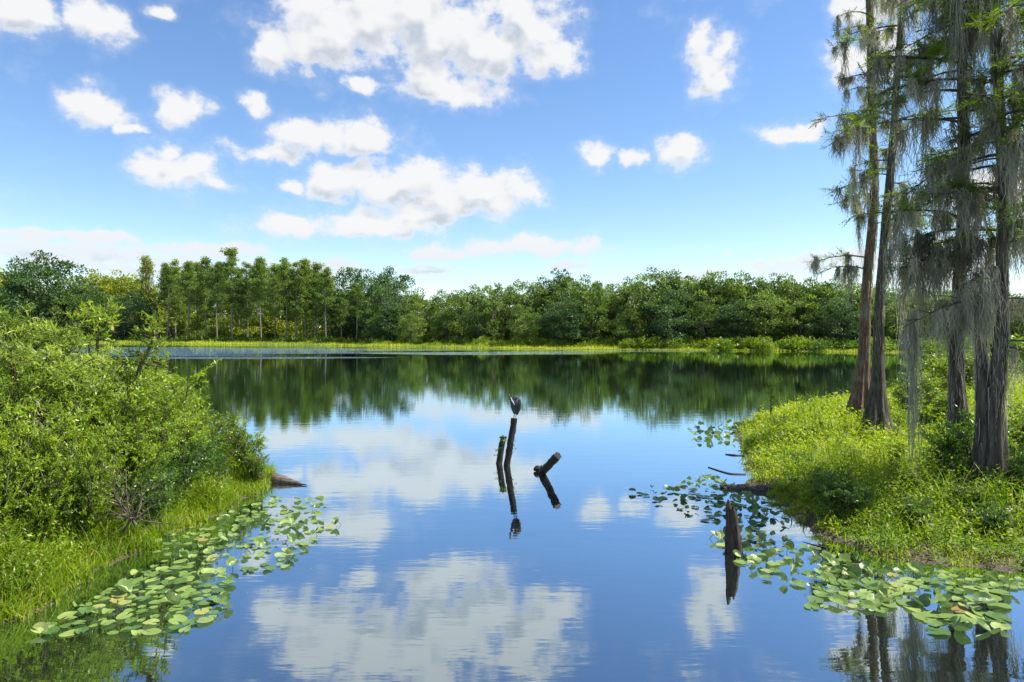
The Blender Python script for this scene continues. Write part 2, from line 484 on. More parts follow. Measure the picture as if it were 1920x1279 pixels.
def build_ground():
    xs = axis((-6000, -800, 650), (-800, -260, 60), (-260, -60, 8), (-60, -16, 2), (-16, 15, 0.16), (15, 40, 1.0), (40, 140, 4), (140, 800, 60), (800, 6000, 650))
    ys = axis((-300, -60, 40), (-60, 4, 4), (4, 32, 0.16), (32, 60, 1.2), (60, 260, 3.2), (260, 800, 45), (800, 8000, 600))
    X, Y = np.meshgrid(xs, ys)
    Z = ground_z(X, Y)
    V = np.stack([X, Y, Z], -1).reshape(-1, 3)
    ny, nx = X.shape
    i = np.arange(ny - 1)[:, None] * nx + np.arange(nx - 1)[None, :]
    q = np.stack([i, i + 1, i + nx + 1, i + nx], -1).reshape(-1, 4)
    m, nt, out = base_mat('bank_ground')
    N, L = nt.nodes, nt.links
    geo = N.new('ShaderNodeNewGeometry')
    sp = N.new('ShaderNodeSeparateXYZ'); L.new(geo.outputs['Position'], sp.inputs[0])
    n1 = N.new('ShaderNodeTexNoise'); n1.inputs['Scale'].default_value = 1.1; n1.inputs['Detail'].default_value = 6
    L.new(geo.outputs['Position'], n1.inputs['Vector'])
    n2 = N.new('ShaderNodeTexNoise'); n2.inputs['Scale'].default_value = 26; n2.inputs['Detail'].default_value = 8
    n2.inputs['Roughness'].default_value = 0.7
    L.new(geo.outputs['Position'], n2.inputs['Vector'])

    def ramp(src, p0, c0, p1, c1):
        r = N.new('ShaderNodeValToRGB')
        r.color_ramp.elements[0].position = p0; r.color_ramp.elements[0].color = (*c0, 1)
        r.color_ramp.elements[1].position = p1; r.color_ramp.elements[1].color = (*c1, 1)
        L.new(src, r.inputs[0]); return r.outputs[0]
    mud = ramp(n2.outputs['Fac'], 0.35, (0.018, 0.013, 0.008), 0.7, (0.11, 0.085, 0.055))
    green = ramp(n2.outputs['Fac'], 0.3, (0.04, 0.085, 0.01), 0.7, (0.13, 0.22, 0.02))
    # height over the water plus noise decides between mud and green cover
    h = N.new('ShaderNodeMath'); h.operation = 'MULTIPLY_ADD'
    L.new(n1.outputs['Fac'], h.inputs[0]); h.inputs[1].default_value = 0.42
    L.new(sp.outputs[2], h.inputs[2])
    k = N.new('ShaderNodeMapRange'); k.inputs['From Min'].default_value = 0.27; k.inputs['From Max'].default_value = 0.33
    L.new(h.outputs[0], k.inputs['Value'])
    mx = N.new('ShaderNodeMixRGB'); L.new(k.outputs[0], mx.inputs[0]); L.new(mud, mx.inputs[1]); L.new(green, mx.inputs[2])
    p = N.new('ShaderNodeBsdfPrincipled'); p.inputs['Roughness'].default_value = 0.85
    L.new(mx.outputs[0], p.inputs['Base Color'])
    bp = N.new('ShaderNodeBump'); bp.inputs['Strength'].default_value = 0.8; bp.inputs['Distance'].default_value = 0.04
    L.new(n2.outputs['Fac'], bp.inputs['Height']); L.new(bp.outputs[0], p.inputs['Normal'])
    L.new(p.outputs[0], out.inputs[0])
    b = MB(); b.add(V, q)
    o = b.build('ground', m, smooth=True)
    tag(o, kind='structure')


def build_water():
    m, nt, out = base_mat('lake_water')
    N, L = nt.nodes, nt.links

    def mm(op, a, b=None, c=None):
        n = N.new('ShaderNodeMath'); n.operation = op
        for i, s in enumerate((a, b, c)):
            if s is None: continue
            if isinstance(s, (int, float)): n.inputs[i].default_value = s
            else: L.new(s, n.inputs[i])
        return n.outputs[0]
    geo = N.new('ShaderNodeNewGeometry')
    sp = N.new('ShaderNodeSeparateXYZ'); L.new(geo.outputs['Position'], sp.inputs[0])
    # long soft swell + fine ripples
    mp = N.new('ShaderNodeMapping'); mp.inputs['Scale'].default_value = (0.5, 2.0, 1)
    L.new(geo.outputs['Position'], mp.inputs['Vector'])
    n1 = N.new('ShaderNodeTexNoise'); n1.inputs['Scale'].default_value = 1.3; n1.inputs['Detail'].default_value = 3
    L.new(mp.outputs[0], n1.inputs['Vector'])
    n2 = N.new('ShaderNodeTexNoise'); n2.inputs['Scale'].default_value = 5.0; n2.inputs['Detail'].default_value = 2
    L.new(mp.outputs[0], n2.inputs['Vector'])
    # wind-ruffled patches lie where the breeze touches the lake
    wn = N.new('ShaderNodeTexNoise'); wn.inputs['Scale'].default_value = 0.05; wn.inputs['Detail'].default_value = 5
    wmap = N.new('ShaderNodeMapping'); wmap.inputs['Scale'].default_value = (0.6, 2.4, 1)
    L.new(geo.outputs['Position'], wmap.inputs['Vector']); L.new(wmap.outputs[0], wn.inputs['Vector'])
    patches = None
    for (cx, cy, rx, ry) in [(-80, 128, 68, 30), (-36, 92, 22, 4), (-5, 111, 20, 7), (14, 120, 22, 2.5)]:
        dx = mm('DIVIDE', mm('SUBTRACT', sp.outputs[0], cx), rx)
        dy = mm('DIVIDE', mm('SUBTRACT', sp.outputs[1], cy), ry)
        r = mm('SQRT', mm('ADD', mm('MULTIPLY', dx, dx), mm('MULTIPLY', dy, dy)))
        e = mm('SUBTRACT', 1.0, r)
        patches = e if patches is None else mm('MAXIMUM', patches, e)
    pm = N.new('ShaderNodeMapRange'); pm.interpolation_type = 'SMOOTHSTEP'
    pm.inputs['From Min'].default_value = 0.0; pm.inputs['From Max'].default_value = 0.35
    L.new(mm('ADD', patches, mm('MULTIPLY_ADD', wn.outputs['Fac'], 1.4, -0.66)), pm.inputs['Value'])
    wind = pm.outputs[0]
    mp3 = N.new('ShaderNodeMapping'); mp3.inputs['Scale'].default_value = (1.0, 1.6, 1)
    L.new(geo.outputs['Position'], mp3.inputs['Vector'])
    n3 = N.new('ShaderNodeTexNoise'); n3.inputs['Scale'].default_value = 4.0; n3.inputs['Detail'].default_value = 4
    L.new(mp3.outputs[0], n3.inputs['Vector'])
    hgt = mm('ADD', mm('MULTIPLY', n1.outputs['Fac'], 0.0019), mm('MULTIPLY', n2.outputs['Fac'], 0.0006))
    hgt = mm('ADD', hgt, mm('MULTIPLY', mm('MULTIPLY', n3.outputs['Fac'], wind), 0.16))
    bp = N.new('ShaderNodeBump'); bp.inputs['Strength'].default_value = 1.0; bp.inputs['Distance'].default_value = 1.0
    L.new(hgt, bp.inputs['Height'])
    gl = N.new('ShaderNodeBsdfGlossy'); gl.inputs['Roughness'].default_value = 0.0
    gl.inputs['Color'].default_value = (0.80, 0.93, 1.0, 1)
    L.new(bp.outputs[0], gl.inputs['Normal'])
    df = N.new('ShaderNodeBsdfDiffuse'); df.inputs['Color'].default_value = (0.010, 0.012, 0.009, 1)
    lw = N.new('ShaderNodeLayerWeight'); lw.inputs['Blend'].default_value = 0.5
    fr = N.new('ShaderNodeValToRGB')          # reflectance against viewing angle, strong at grazing
    fr.color_ramp.elements[0].position = 0.0; fr.color_ramp.elements[0].color = (0.16, 0.16, 0.16, 1)
    fr.color_ramp.elements[1].position = 1.0; fr.color_ramp.elements[1].color = (0.97, 0.97, 0.97, 1)
    e = fr.color_ramp.elements.new(0.55); e.color = (0.50, 0.50, 0.50, 1)
    e = fr.color_ramp.elements.new(0.8); e.color = (0.82, 0.82, 0.82, 1)
    L.new(lw.outputs['Facing'], fr.inputs[0])
    ms = N.new('ShaderNodeMixShader'); L.new(fr.outputs[0], ms.inputs[0])
    L.new(df.outputs[0], ms.inputs[1]); L.new(gl.outputs[0], ms.inputs[2])
    L.new(ms.outputs[0], out.inputs[0])
    b = MB()
    b.add([(-320, -90, 0), (320, -90, 0), (320, 300, 0), (-320, 300, 0)], [[0, 1, 2, 3]])
    tag(b.build('water', m), kind='structure')


build_ground()
build_water()

# ------------------------------------------------------------------ far shore: trees
def limb(b, p0, p1, r0, r1, n=5, bend=0.08, sides=5):
    p0, p1 = np.asarray(p0, float), np.asarray(p1, float)
    t = np.linspace(0, 1, n)[:, None]
    ln = np.linalg.norm(p1 - p0)
    path = p0 + (p1 - p0) * t + np.cumsum(rng.normal(0, bend * ln / n, (n, 3)), 0) * (t * (1 - t) * 4) ** 0.5
    b.tube(path, np.linspace(r0, r1, n), sides)
    return path


def broadleaf(h=14.0, rad=5.0, clumps=64, per=80, leaf=0.42, low=0.18, flat=1.0, gap=0.0):
    """trunk mesh builder, crown mesh builder of a broadleaf tree"""
    tb, cb = MB(), MB()
    tr = limb(tb, (0, 0, -0.3), (rng.normal(0, .4), rng.normal(0, .4), h * 0.55), 0.03 * h * 0.8, 0.012 * h, 7, 0.12, 7)
    cz, ch = h * (0.5 + low / 2), h * (1 - low) / 2
    u = rdirs(clumps)
    rr = rng.uniform(0.35, 1.0, clumps) ** 0.55
    lob = 1 + 0.22 * np.sin(3 * np.arctan2(u[:, 1], u[:, 0]) + rng.uniform(0, 6)) + rng.normal(0, 0.10, clumps)
    cen = np.stack([u[:, 0] * rad * rr * lob, u[:, 1] * rad * rr * lob, cz + u[:, 2] * ch * rr * (0.92 + 0.08 * lob)], 1)
    for k in range(0, clumps, 4):
        j = rng.integers(2, len(tr))
        limb(tb, tr[j], cen[k] - [0, 0, .3], 0.008 * h, 0.002 * h, 5, 0.15, 4)
    sz = rng.uniform(0.55, 1.25, clumps) * rad * 0.24
    for c, s in zip(cen, sz):
        n = int(per * (s / (rad * 0.24)) ** 1.5)
        q = rdirs(n) * rng.uniform(0.3, 1.0, n)[:, None] ** 0.6 * s * np.array([1.15, 1.15, 0.72 * flat])
        outw = unit(q + (c - [0, 0, cz]) * 0.15 + [0, 0, .2])
        cb.leaves(c + q, unit(outw + rng.normal(0, .6, (n, 3))), unit(outw + rng.normal(0, .5, (n, 3)) + [0, 0, .5]),
                  leaf * rng.uniform(.6, 1.3, n), leaf * 0.62 * rng.uniform(.7, 1.2, n), np.clip(rng.normal(.42, .3) + rng.normal(0, .18, n), 0, 1))
    return tb, cb


def pine(h=26.0, cl=0.48, n_br=34, leaf=0.5):
    tb, cb = MB(), MB()
    t = np.linspace(0, 1, 9)
    path = np.stack([np.cumsum(rng.normal(0, .12, 9)), np.cumsum(rng.normal(0, .12, 9)), -0.4 + t * h * 0.98], 1)
    tb.tube(path, 0.22 * (1 - t * 0.85) + 0.03, 7)
    for k in range(n_br):
        f = rng.uniform(0, 1) ** 0.8
        z = h * (cl + (0.97 - cl) * f)
        L_ = (2.3 * (1 - f ** 2.0) * (.55 + .45 * min(1, f * 4)) + 0.6) * rng.uniform(.5, 1.2)
        a = rng.uniform(0, 6.28)
        p0 = np.array([np.interp(z, path[:, 2], path[:, 0]), np.interp(z, path[:, 2], path[:, 1]), z])
        p1 = p0 + [math.cos(a) * L_, math.sin(a) * L_, rng.uniform(.1, .9) * L_ * .5]
        limb(tb, p0, p1, 0.05, 0.015, 4, .12, 4)
        for c in (p1, p0 + (p1 - p0) * .6):
            s = rng.uniform(.5, 1.1); n = int(64 * s)
            q = rdirs(n) * rng.uniform(.2, 1, n)[:, None] * s * np.array([1.1, 1.1, .95])
            cb.leaves(c + q, unit(q + [0, 0, .35] + rng.normal(0, .3, (n, 3))), rdirs(n), leaf * rng.uniform(.6, 1.2, n), 0.2 * rng.uniform(.7, 1.3, n),
                      np.clip(rng.normal(.5, .15) + rng.normal(0, .15, n), 0, 1))
    return tb, cb


def mossy_cypress(h=24.0):
    tb, cb = pine(h, 0.22, 46, 0.45)
    n = 500
    z = h * rng.uniform(.25, .95, n); a = rng.uniform(0, 6.28, n); r = rng.uniform(.2, 2.4, n) * (1.1 - z / h * .6)
    mb = MB()
    mb.strands(np.stack([np.cos(a) * r, np.sin(a) * r, z], 1), rng.uniform(.8, 2.6, n), 0.22, np.clip(rng.normal(.5, .2, n), 0, 1), 4, .08)
    return tb, cb, mb


def finish(pair, bark, leafm):
    return pair[0].mesh('trunk', bark, True), pair[1].mesh('crown', leafm)


OAK = [finish(broadleaf(14, 5.2, 62 + 6 * i, 92, .46, .02 + .02 * i), M['bark_oak'], M['oak_leaf']) for i in range(4)]
OAKD = [finish(broadleaf(15, 6.0, 130, 110, .46, .0), M['bark_oak'], M['dark_leaf']) for i in range(2)]
OPEN = [finish(broadleaf(16, 4.8, 44, 84, .42, .34), M['bark_far'], M['oak_leaf']) for i in range(2)]
YEL = [finish(broadleaf(14, 5.2, 66, 80, .48, .15), M['bark_far'], M['yellow_leaf']) for i in range(2)]
PINE = [finish(pine(26, [.30, .40, .24, .46][i], 60 + 4 * i), M['bark_far'], M['pine_leaf']) for i in range(4)]
THICK = [finish(broadleaf(9, 6.0, 60, 80, .5, -.05), M['bark_oak'], M['oak_leaf'] if i else M['yellow_leaf']) for i in range(2)]
VINE = [finish(broadleaf(13, 2.6, 60, 70, .40, .03), M['bark_oak'], M['oak_leaf'])]
_c = mossy_cypress()
CYP = [(_c[0].mesh('trunk', M['bark_far'], True), _c[1].mesh('crown', M['yellow_leaf']), _c[2].mesh('hanging_moss', M['far_moss']))]
BASEH = {'thick': 9, 'oak': 14, 'dark': 15, 'open': 16, 'yellow': 14, 'pine': 26, 'vine': 13, 'cypress': 24}
SETS = {'thick': THICK, 'oak': OAK, 'dark': OAKD, 'open': OPEN, 'yellow': YEL, 'pine': PINE, 'vine': VINE, 'cypress': CYP}
NAMES = {'thick': 'broadleaf_tree', 'oak': 'broadleaf_tree', 'dark': 'broadleaf_tree', 'open': 'broadleaf_tree', 'yellow': 'broadleaf_tree', 'pine': 'pine_tree', 'vine': 'vine_covered_tree', 'cypress': 'cypress_tree'}
CATS = {'pine': 'pine', 'cypress': 'cypress'}
_cnt = {}


def far_tree(kind, px, top, d, label, group=None, width=1.0):
    x = (px - 960) * d / F
    gz = float(ground_z(np.array([x]), np.array([float(d)]))[0])
    ztop = CAMH + (HZ - top) * d / F
    k = _cnt.get(kind, 0); _cnt[kind] = k + 1
    ms = SETS[kind][k % len(SETS[kind])]
    e = empty(NAMES[kind], (x, d, gz), rng.uniform(0, 6.28))
    s = (ztop - gz) / BASEH[kind]
    e.scale = (s * width, s * width, s)
    for me, nm in zip(ms, ('trunk', 'crown', 'hanging_moss')):
        mobj(nm, me, e)
    return tag(e, label, CATS.get(kind, 'tree'), group)


def shore_y(x):
    return float(np.interp(x, [-222, -177, -126, -77, -43, -19, 0, 23, 51, 65, 78, 100, 122], [240, 234, 212, 188, 172, 155, 141, 132, 121, 113, 105, 93, 84]))


def dist_for(px, back):
    """distance of the line 'back' metres behind the far shore at picture column px"""
    d = 150.0
    for _ in range(30):
        d = 0.5 * d + 0.5 * (shore_y((px - 960) * d / F) + back)
    return d


# single trees one can pick out
far_tree('dark', 88, 478, dist_for(88, 20), 'big round-crowned dark green tree rising above the far wood before the pines', width=1.1)
far_tree('dark', 40, 520, dist_for(40, 30), 'lower dark tree crowded against the big round dark tree on the far shore')
far_tree('dark', 240, 548, dist_for(240, 12), 'small round dark tree in front of the pale mossy cypress on the far shore', width=1.25)
far_tree('cypress', 276, 480, dist_for(276, 18), 'pale yellow-green mossy cypress at the edge of the far pine stand', width=1.1)
far_tree('pine', 435, 462, dist_for(435, 16), 'tallest pine with a round dark top in the far pine stand', width=1.25)
for px, top in ((312, 492), (330, 486), (352, 490), (385, 478), (405, 488), (465, 490), (490, 484), (512, 492), (535, 482), (556, 488), (572, 484), (590, 490), (607, 500), (622, 520)):
    far_tree('pine', px + rng.uniform(-3, 3), top + rng.uniform(-2, 3), dist_for(px, rng.uniform(14, 24)), 'tall slender pine with pale bare trunk and green crown in the far stand', 'pines of the far stand', 1.15)
for px, top in ((322, 500), (345, 505), (368, 492), (395, 498), (420, 495), (448, 500), (478, 498), (503, 502), (525, 498), (546, 500), (565, 500), (585, 505), (600, 512)):
    far_tree('pine', px + rng.uniform(-4, 4), top, dist_for(px, rng.uniform(28, 46)), 'slender pine in the second rank of the far stand', 'pines behind the front of the far stand', 1.35)
for px, top in ((5, 505), (-30, 500), (150, 520), (175, 512), (200, 515), (225, 512), (252, 520)):
    far_tree('yellow', px, top, dist_for(px, rng.uniform(38, 55)), 'sunlit yellow-green tree behind the dark trees near the mossy cypress', 'yellow-green trees behind the far shore')
for px, top in ((110, 530), (165, 545), (200, 552), (15, 545), (270, 560), (130, 548)):
    far_tree('oak', px, top, dist_for(px, rng.uniform(16, 26)), 'mid green tree low in the wood beside the big round dark tree', 'low trees beside the round dark tree')
far_tree('dark', 668, 506, dist_for(668, 28), 'dark broad tree just past the end of the pine stand')
far_tree('dark', 735, 506, dist_for(735, 26), 'dark tree with open ragged top beside the dip in the far treeline', width=0.9)
far_tree('pine', 640, 545, dist_for(640, 14), 'short light green pine with a thin pale trunk at the end of the stand', width=1.3)
far_tree('pine', 669, 530, dist_for(669, 12), 'light green pine with leaning pale trunk in front of dark trees', width=1.4)
far_tree('dark', 720, 540, dist_for(720, 14), 'dense dark tree leaning over the shrubs below the ragged-topped tree', width=1.0)
far_tree('vine', 922, 528, dist_for(922, 14), 'dark vine-draped spire rising above the low trees of the far shore')
far_tree('open', 985, 520, dist_for(985, 22), 'open-crowned tree next to the vine-draped spire')
far_tree('dark', 1050, 509, dist_for(1050, 24), 'dark tree whose tuft tops the treeline behind the brightest shore grass', width=.75)
far_tree('open', 1218, 505, dist_for(1218, 16), 'tall open tree with pale forked trunk showing below its crown', width=1.2)
far_tree('open', 1180, 518, dist_for(1180, 22), 'tree with loose crown beside the pale forked trunk', width=1.0)
for px, top in ((775, 556), (800, 550), (832, 545), (860, 548), (885, 540), (905, 548), (950, 538), (970, 545), (1010, 540), (1030, 530), (1075, 522), (1100, 520), (1122, 535), (1145, 548), (1165, 535)):
    far_tree('oak', px + rng.uniform(-5, 5), top, dist_for(px, rng.uniform(14, 26)), 'rounded green tree in the low wood around the vine-draped spire', 'trees of the low far wood', 0.9)
for px, top in ((1245, 520), (1270, 512), (1300, 510), (1325, 515), (1350, 514), (1375, 518), (1400, 530), (1425, 522), (1450, 520), (1480, 518), (1505, 520), (1530, 524), (1555, 526), (1580, 528), (1610, 535), (1640, 540)):
    far_tree('oak', px + rng.uniform(-5, 5), top + rng.uniform(-3, 3), dist_for(px, rng.uniform(13, 24)), 'green broadleaf tree in the long wood behind the cypress bank', 'trees of the long far wood', 0.95)
for px, top in ((1675, 545), (1710, 540), (1745, 548), (1790, 545), (1830, 540), (1870, 550), (1910, 545), (1960, 540)):
    far_tree('oak', px, top, dist_for(px, rng.uniform(12, 22)), 'green tree seen between the moss-hung cypress trunks across the water', 'trees seen between the cypress trunks', 0.95)
for px, top in ((1260, 545), (1320, 560), (1440, 548), (1425, 560), (1500, 560), (1180, 570), (1060, 560), (980, 575), (840, 580), (700, 575), (1560, 560), (770, 585), (900, 575), (1110, 570), (1380, 565), (1640, 570)):
    far_tree('oak' if rng.random() < .7 else 'dark', px, top, dist_for(px, rng.uniform(9, 12)), 'small round tree at the front of the far wood above the shore shrubs', 'small trees fronting the far wood', 1.15)
for px in range(-60, 1960, 52):
    top = np.interp(px, [0, 280, 640, 780, 1200, 1600, 1960], [535, 530, 535, 566, 535, 540, 552])
    far_tree('oak' if rng.random() < .6 else 'yellow', px, top + rng.uniform(-6, 6), dist_for(px, rng.uniform(48, 62)), 'green tree deep in the wood behind the far shoreline', 'trees deep in the far wood', 1.25)
for px in range(-70, 1970, 36):
    far_tree('thick', px + rng.uniform(-8, 8), 588 + rng.uniform(-10, 8), dist_for(px, rng.uniform(30, 44)), 'low spreading understorey tree in the shade of the far wood', 'understorey trees of the far wood', 1.3)


# shrubs along the far shore
def bush_mesh(rad, h, n, leaf, mat):
    b = MB()
    k = 16
    u = rdirs(k); u[:, 2] = np.abs(u[:, 2])
    cen = u * np.array([rad, rad, h]) * rng.uniform(.35, .8, k)[:, None]
    for c in cen:
        m = n // k
        q = rdirs(m) * rng.uniform(.3, 1, m)[:, None] ** .6 * np.array([rad, rad, h]) * .42
        b.leaves(np.maximum(c + q, [-99, -99, .02]), unit(q + [0, 0, .3] + rng.normal(0, .4, (m, 3))), unit(q + rng.normal(0, .6, (m, 3)) + [0, 0, .3]), leaf * rng.uniform(.6, 1.3, m), leaf * .6, np.clip(rng.normal(.5, .2) + rng.normal(0, .15, m), 0, 1))
    return b.mesh('foliage', mat)


def stem_mesh(rad, h, n=7, r=.03, mat='twig'):
    b = MB()
    for k in range(n):
        a = rng.uniform(0, 6.28)
        limb(b, (0, 0, -.1), (math.cos(a) * rad * .6, math.sin(a) * rad * .6, h * rng.uniform(.6, .9)), r, r * .3, 5, .12, 4)
    return b.mesh('stem', M[mat])


FB = [bush_mesh(1.9, 2.2, 1300, .30, M['shrub_leaf']) for i in range(3)] + [bush_mesh(1.9, 2.0, 1300, .30, M['deep_leaf']) for i in range(2)]
FS = stem_mesh(1.5, 1.8)


def far_bush(px, back, s, k, label, group):
    d = dist_for(px, back); x = (px - 960) * d / F
    e = empty('shore_shrub', (x, d, float(ground_z(np.array([x]), np.array([d]))[0])), rng.uniform(0, 6.28))
    e.scale = (s * rng.uniform(1, 1.4), s * rng.uniform(1, 1.4), s)
    mobj('foliage', FB[k], e); mobj('stem', FS, e)
    tag(e, label, 'shrub', group)


for px in np.linspace(560, 960, 16):
    far_bush(px + rng.uniform(-9, 9), rng.uniform(6.5, 10), rng.uniform(.6, 1.0), int(rng.integers(3, 5)) if rng.random() < .6 else int(rng.integers(0, 3)), 'green shrub under the dark trees past the pine stand', 'shrubs past the pine stand')
for px in np.linspace(985, 1170, 9):
    far_bush(px + rng.uniform(-9, 9), rng.uniform(6, 9), rng.uniform(.6, 1.05), int(rng.integers(0, 5)), 'small shrub behind the brightest yellow shore grass', 'shrubs behind the yellow shore grass')
for px in np.linspace(1175, 1330, 14):
    far_bush(px + rng.uniform(-5, 5), rng.uniform(3, 7), rng.uniform(.75, 1.1), int(rng.integers(0, 3)), 'bright green shrub crowding the waterline below the pale forked trunk', 'bright shrubs at the far waterline')
for px in np.linspace(1340, 1700, 26):
    far_bush(px + rng.uniform(-7, 7), rng.uniform(1.5, 7), rng.uniform(.75, 1.15), int(rng.integers(0, 5)), 'shrub at the water in front of the long far wood', 'shrubs before the long far wood')
for px in np.linspace(1720, 1930, 10):
    far_bush(px, rng.uniform(1.5, 6), rng.uniform(.9, 1.3), int(rng.integers(0, 5)), 'shrub across the water seen between the cypress trunks', 'shrubs seen between the cypress trunks')
for px in np.linspace(110, 540, 17):
    far_bush(px + rng.uniform(-9, 9), rng.uniform(9, 13), rng.uniform(.55, .95), int(rng.integers(3, 5)), 'dark green shrub at the foot of the far pines', 'shrubs at the foot of the pines')

# marsh grass of the far shore
b = MB()
n = 46000
x = rng.uniform(-215, 120, n)
sy = np.interp(x, [-222, -177, -126, -77, -43, -19, 0, 23, 51, 65, 78, 100, 122], [240, 234, 212, 188, 172, 155, 141, 132, 121, 113, 105, 93, 84])
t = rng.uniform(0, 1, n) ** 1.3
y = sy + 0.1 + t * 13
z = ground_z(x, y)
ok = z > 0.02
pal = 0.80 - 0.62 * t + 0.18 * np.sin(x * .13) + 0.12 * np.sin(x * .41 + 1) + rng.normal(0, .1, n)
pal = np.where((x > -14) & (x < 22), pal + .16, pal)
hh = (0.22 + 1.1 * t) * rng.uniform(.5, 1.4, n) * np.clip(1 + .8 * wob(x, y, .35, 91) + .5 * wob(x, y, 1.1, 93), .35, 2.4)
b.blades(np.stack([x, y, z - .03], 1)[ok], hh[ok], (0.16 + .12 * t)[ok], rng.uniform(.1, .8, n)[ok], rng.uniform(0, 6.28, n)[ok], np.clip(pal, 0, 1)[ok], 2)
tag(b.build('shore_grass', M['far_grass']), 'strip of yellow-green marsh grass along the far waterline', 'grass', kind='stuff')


# ------------------------------------------------------------------ near banks: shrubs
def gz(x, y): return float(ground_z(np.array([float(x)]), np.array([float(y)]))[0])


def shrub_pair(h, rad, stems, twigs, per, leaf, lw, mat, droop=0.0, up=0.5, bark='twig'):
    """stems with side twigs that carry leaves along their length"""
    sb, fb = MB(), MB()
    for k in range(stems):
        a = rng.uniform(0, 6.28); ro = rad * rng.uniform(.15, .8)
        end = np.array([math.cos(a) * ro, math.sin(a) * ro, h * rng.uniform(.55, 1.0) * (1 - .25 * (ro / rad) ** 2)])
        st = limb(sb, (math.cos(a) * .12, math.sin(a) * .12, -.15), end, .022, .006, 8, .18, 5)
        tone = np.clip(rng.normal(.5, .27), .05, .95)
        for j in range(twigs):
            f = rng.uniform(.18, 1.0)
            p0 = st[0] + 0; idx = f * (len(st) - 1); i0 = min(int(idx), len(st) - 2)
            p0 = st[i0] + (st[i0 + 1] - st[i0]) * (idx - i0)
            ta = rng.uniform(0, 6.28); ln = rng.uniform(.25, .6) * rad * .75
            dr = unit(np.array([math.cos(ta), math.sin(ta), rng.uniform(up - .5, up + .5)]))
            tt = np.linspace(0, 1, 4)[:, None]
            tw = p0 + dr * ln * tt + np.array([0, 0, -droop * ln]) * tt ** 2
            sb.tube(tw, np.linspace(.006, .002, 4), 3)
            n = per
            u = rng.uniform(.1, 1.05, n)[:, None]
            q = p0 + dr * ln * u + np.array([0, 0, -droop * ln]) * u ** 2 + rng.normal(0, .015, (n, 3))
            ld = unit(dr * .7 + rdirs(n) * .9 + [0, 0, .15 - droop * .8])
            fb.leaves(q, ld, unit(rdirs(n) * .7 + [0, 0, .8]), leaf * rng.uniform(.6, 1.25, n), lw * rng.uniform(.7, 1.2, n), tints(tone + rng.normal(0, .22, n)))
    return sb.mesh('stem', M[bark]), fb.mesh('foliage', M[mat])


MYR = [shrub_pair(2.6, 1.25, 17, 26, 36, .088, .028, 'shrub_leaf', 0, .6) for i in range(3)]
WIL = [shrub_pair(2.6, 1.25, 18, 26, 36, .11, .019, 'willow_leaf', .35, .7) for i in range(2)]
DEEP = [shrub_pair(1.5, 1.0, 14, 20, 24, .09, .032, 'deep_leaf', .1, .5) for i in range(2)]
BRT = [shrub_pair(1.5, 1.0, 14, 20, 24, .09, .030, 'shrub_leaf', .1, .7) for i in range(2)]


def shrub(name, pair, hbase, x, y, h, label, group=None, wide=1.0, cat='shrub'):
    e = empty(name, (x, y, gz(x, y)), rng.uniform(0, 6.28))
    s = h / hbase
    e.scale = (s * wide, s * wide, s)
    mobj('stem', pair[0], e); mobj('foliage', pair[1], e)
    return tag(e, label, cat, group)


def hz_at(py, d): return CAMH - (py - HZ) * d / F
def px_x(px, d): return (px - 960) * d / F


LB = 'bushes of the thicket bank'
for px, top, d, kind in ((30, 602, 12.2, 'w'), (85, 612, 13.2, 'w'), (-20, 610, 11.4, 'w'), (120, 640, 12.4, 'w'), (-60, 600, 14, 'w'), (160, 672, 14.2, 'w'), (10, 630, 11.2, 'w'), (60, 640, 11.8, 'w'), (100, 655, 12.0, 'w')):
    h = hz_at(top, d) - gz(px_x(px, d), d)
    shrub('willow_shrub', WIL[int(rng.integers(2))], 2.45, px_x(px, d), d, h, 'tall feathery pale green willow shrub topping the thicket', 'feathery shrubs topping the thicket')
for px, top, d in ((200, 690, 13.4), (245, 685, 14.4), (300, 690, 15), (338, 722, 15.8), (180, 720, 12.2), (270, 730, 13), (330, 760, 14.2), (20, 690, 10.9), (110, 720, 11.3), (-40, 680, 10.4), (230, 785, 11.9), (60, 770, 10.2), (362, 770, 16.4), (150, 800, 10.7), (-20, 790, 9.7)):
    x = px_x(px, d)
    shrub('leafy_shrub', MYR[int(rng.integers(3))], 2.4, x, d, hz_at(top, d) - gz(x, d), 'dense yellow-green leafy shrub in the thicket by the pointed log', LB, 1.0 if d > 11 else .8)
for px, top, d in ((300, 835, 12.6), (352, 815, 13.6), (392, 815, 15.2), (170, 865, 11.2), (395, 850, 14.2), (250, 880, 11.7)):
    x = px_x(px, d)
    shrub('leafy_shrub', DEEP[int(rng.integers(2))], 1.4, x, d, hz_at(top, d) - gz(x, d), 'deep green low shrub at the water side of the thicket', 'deep green shrubs of the thicket', 1.05)
for px, top, d in ((435, 790, 15.8), (465, 815, 15.9), (405, 805, 16.8), (480, 850, 15.3)):
    x = px_x(px, d)
    shrub('leafy_shrub', BRT[int(rng.integers(2))], 1.4, x, d, hz_at(top, d) - gz(x, d), 'bright green low bush at the tip of the bank beside the pointed log', 'bushes at the tip of the thicket bank', .9)


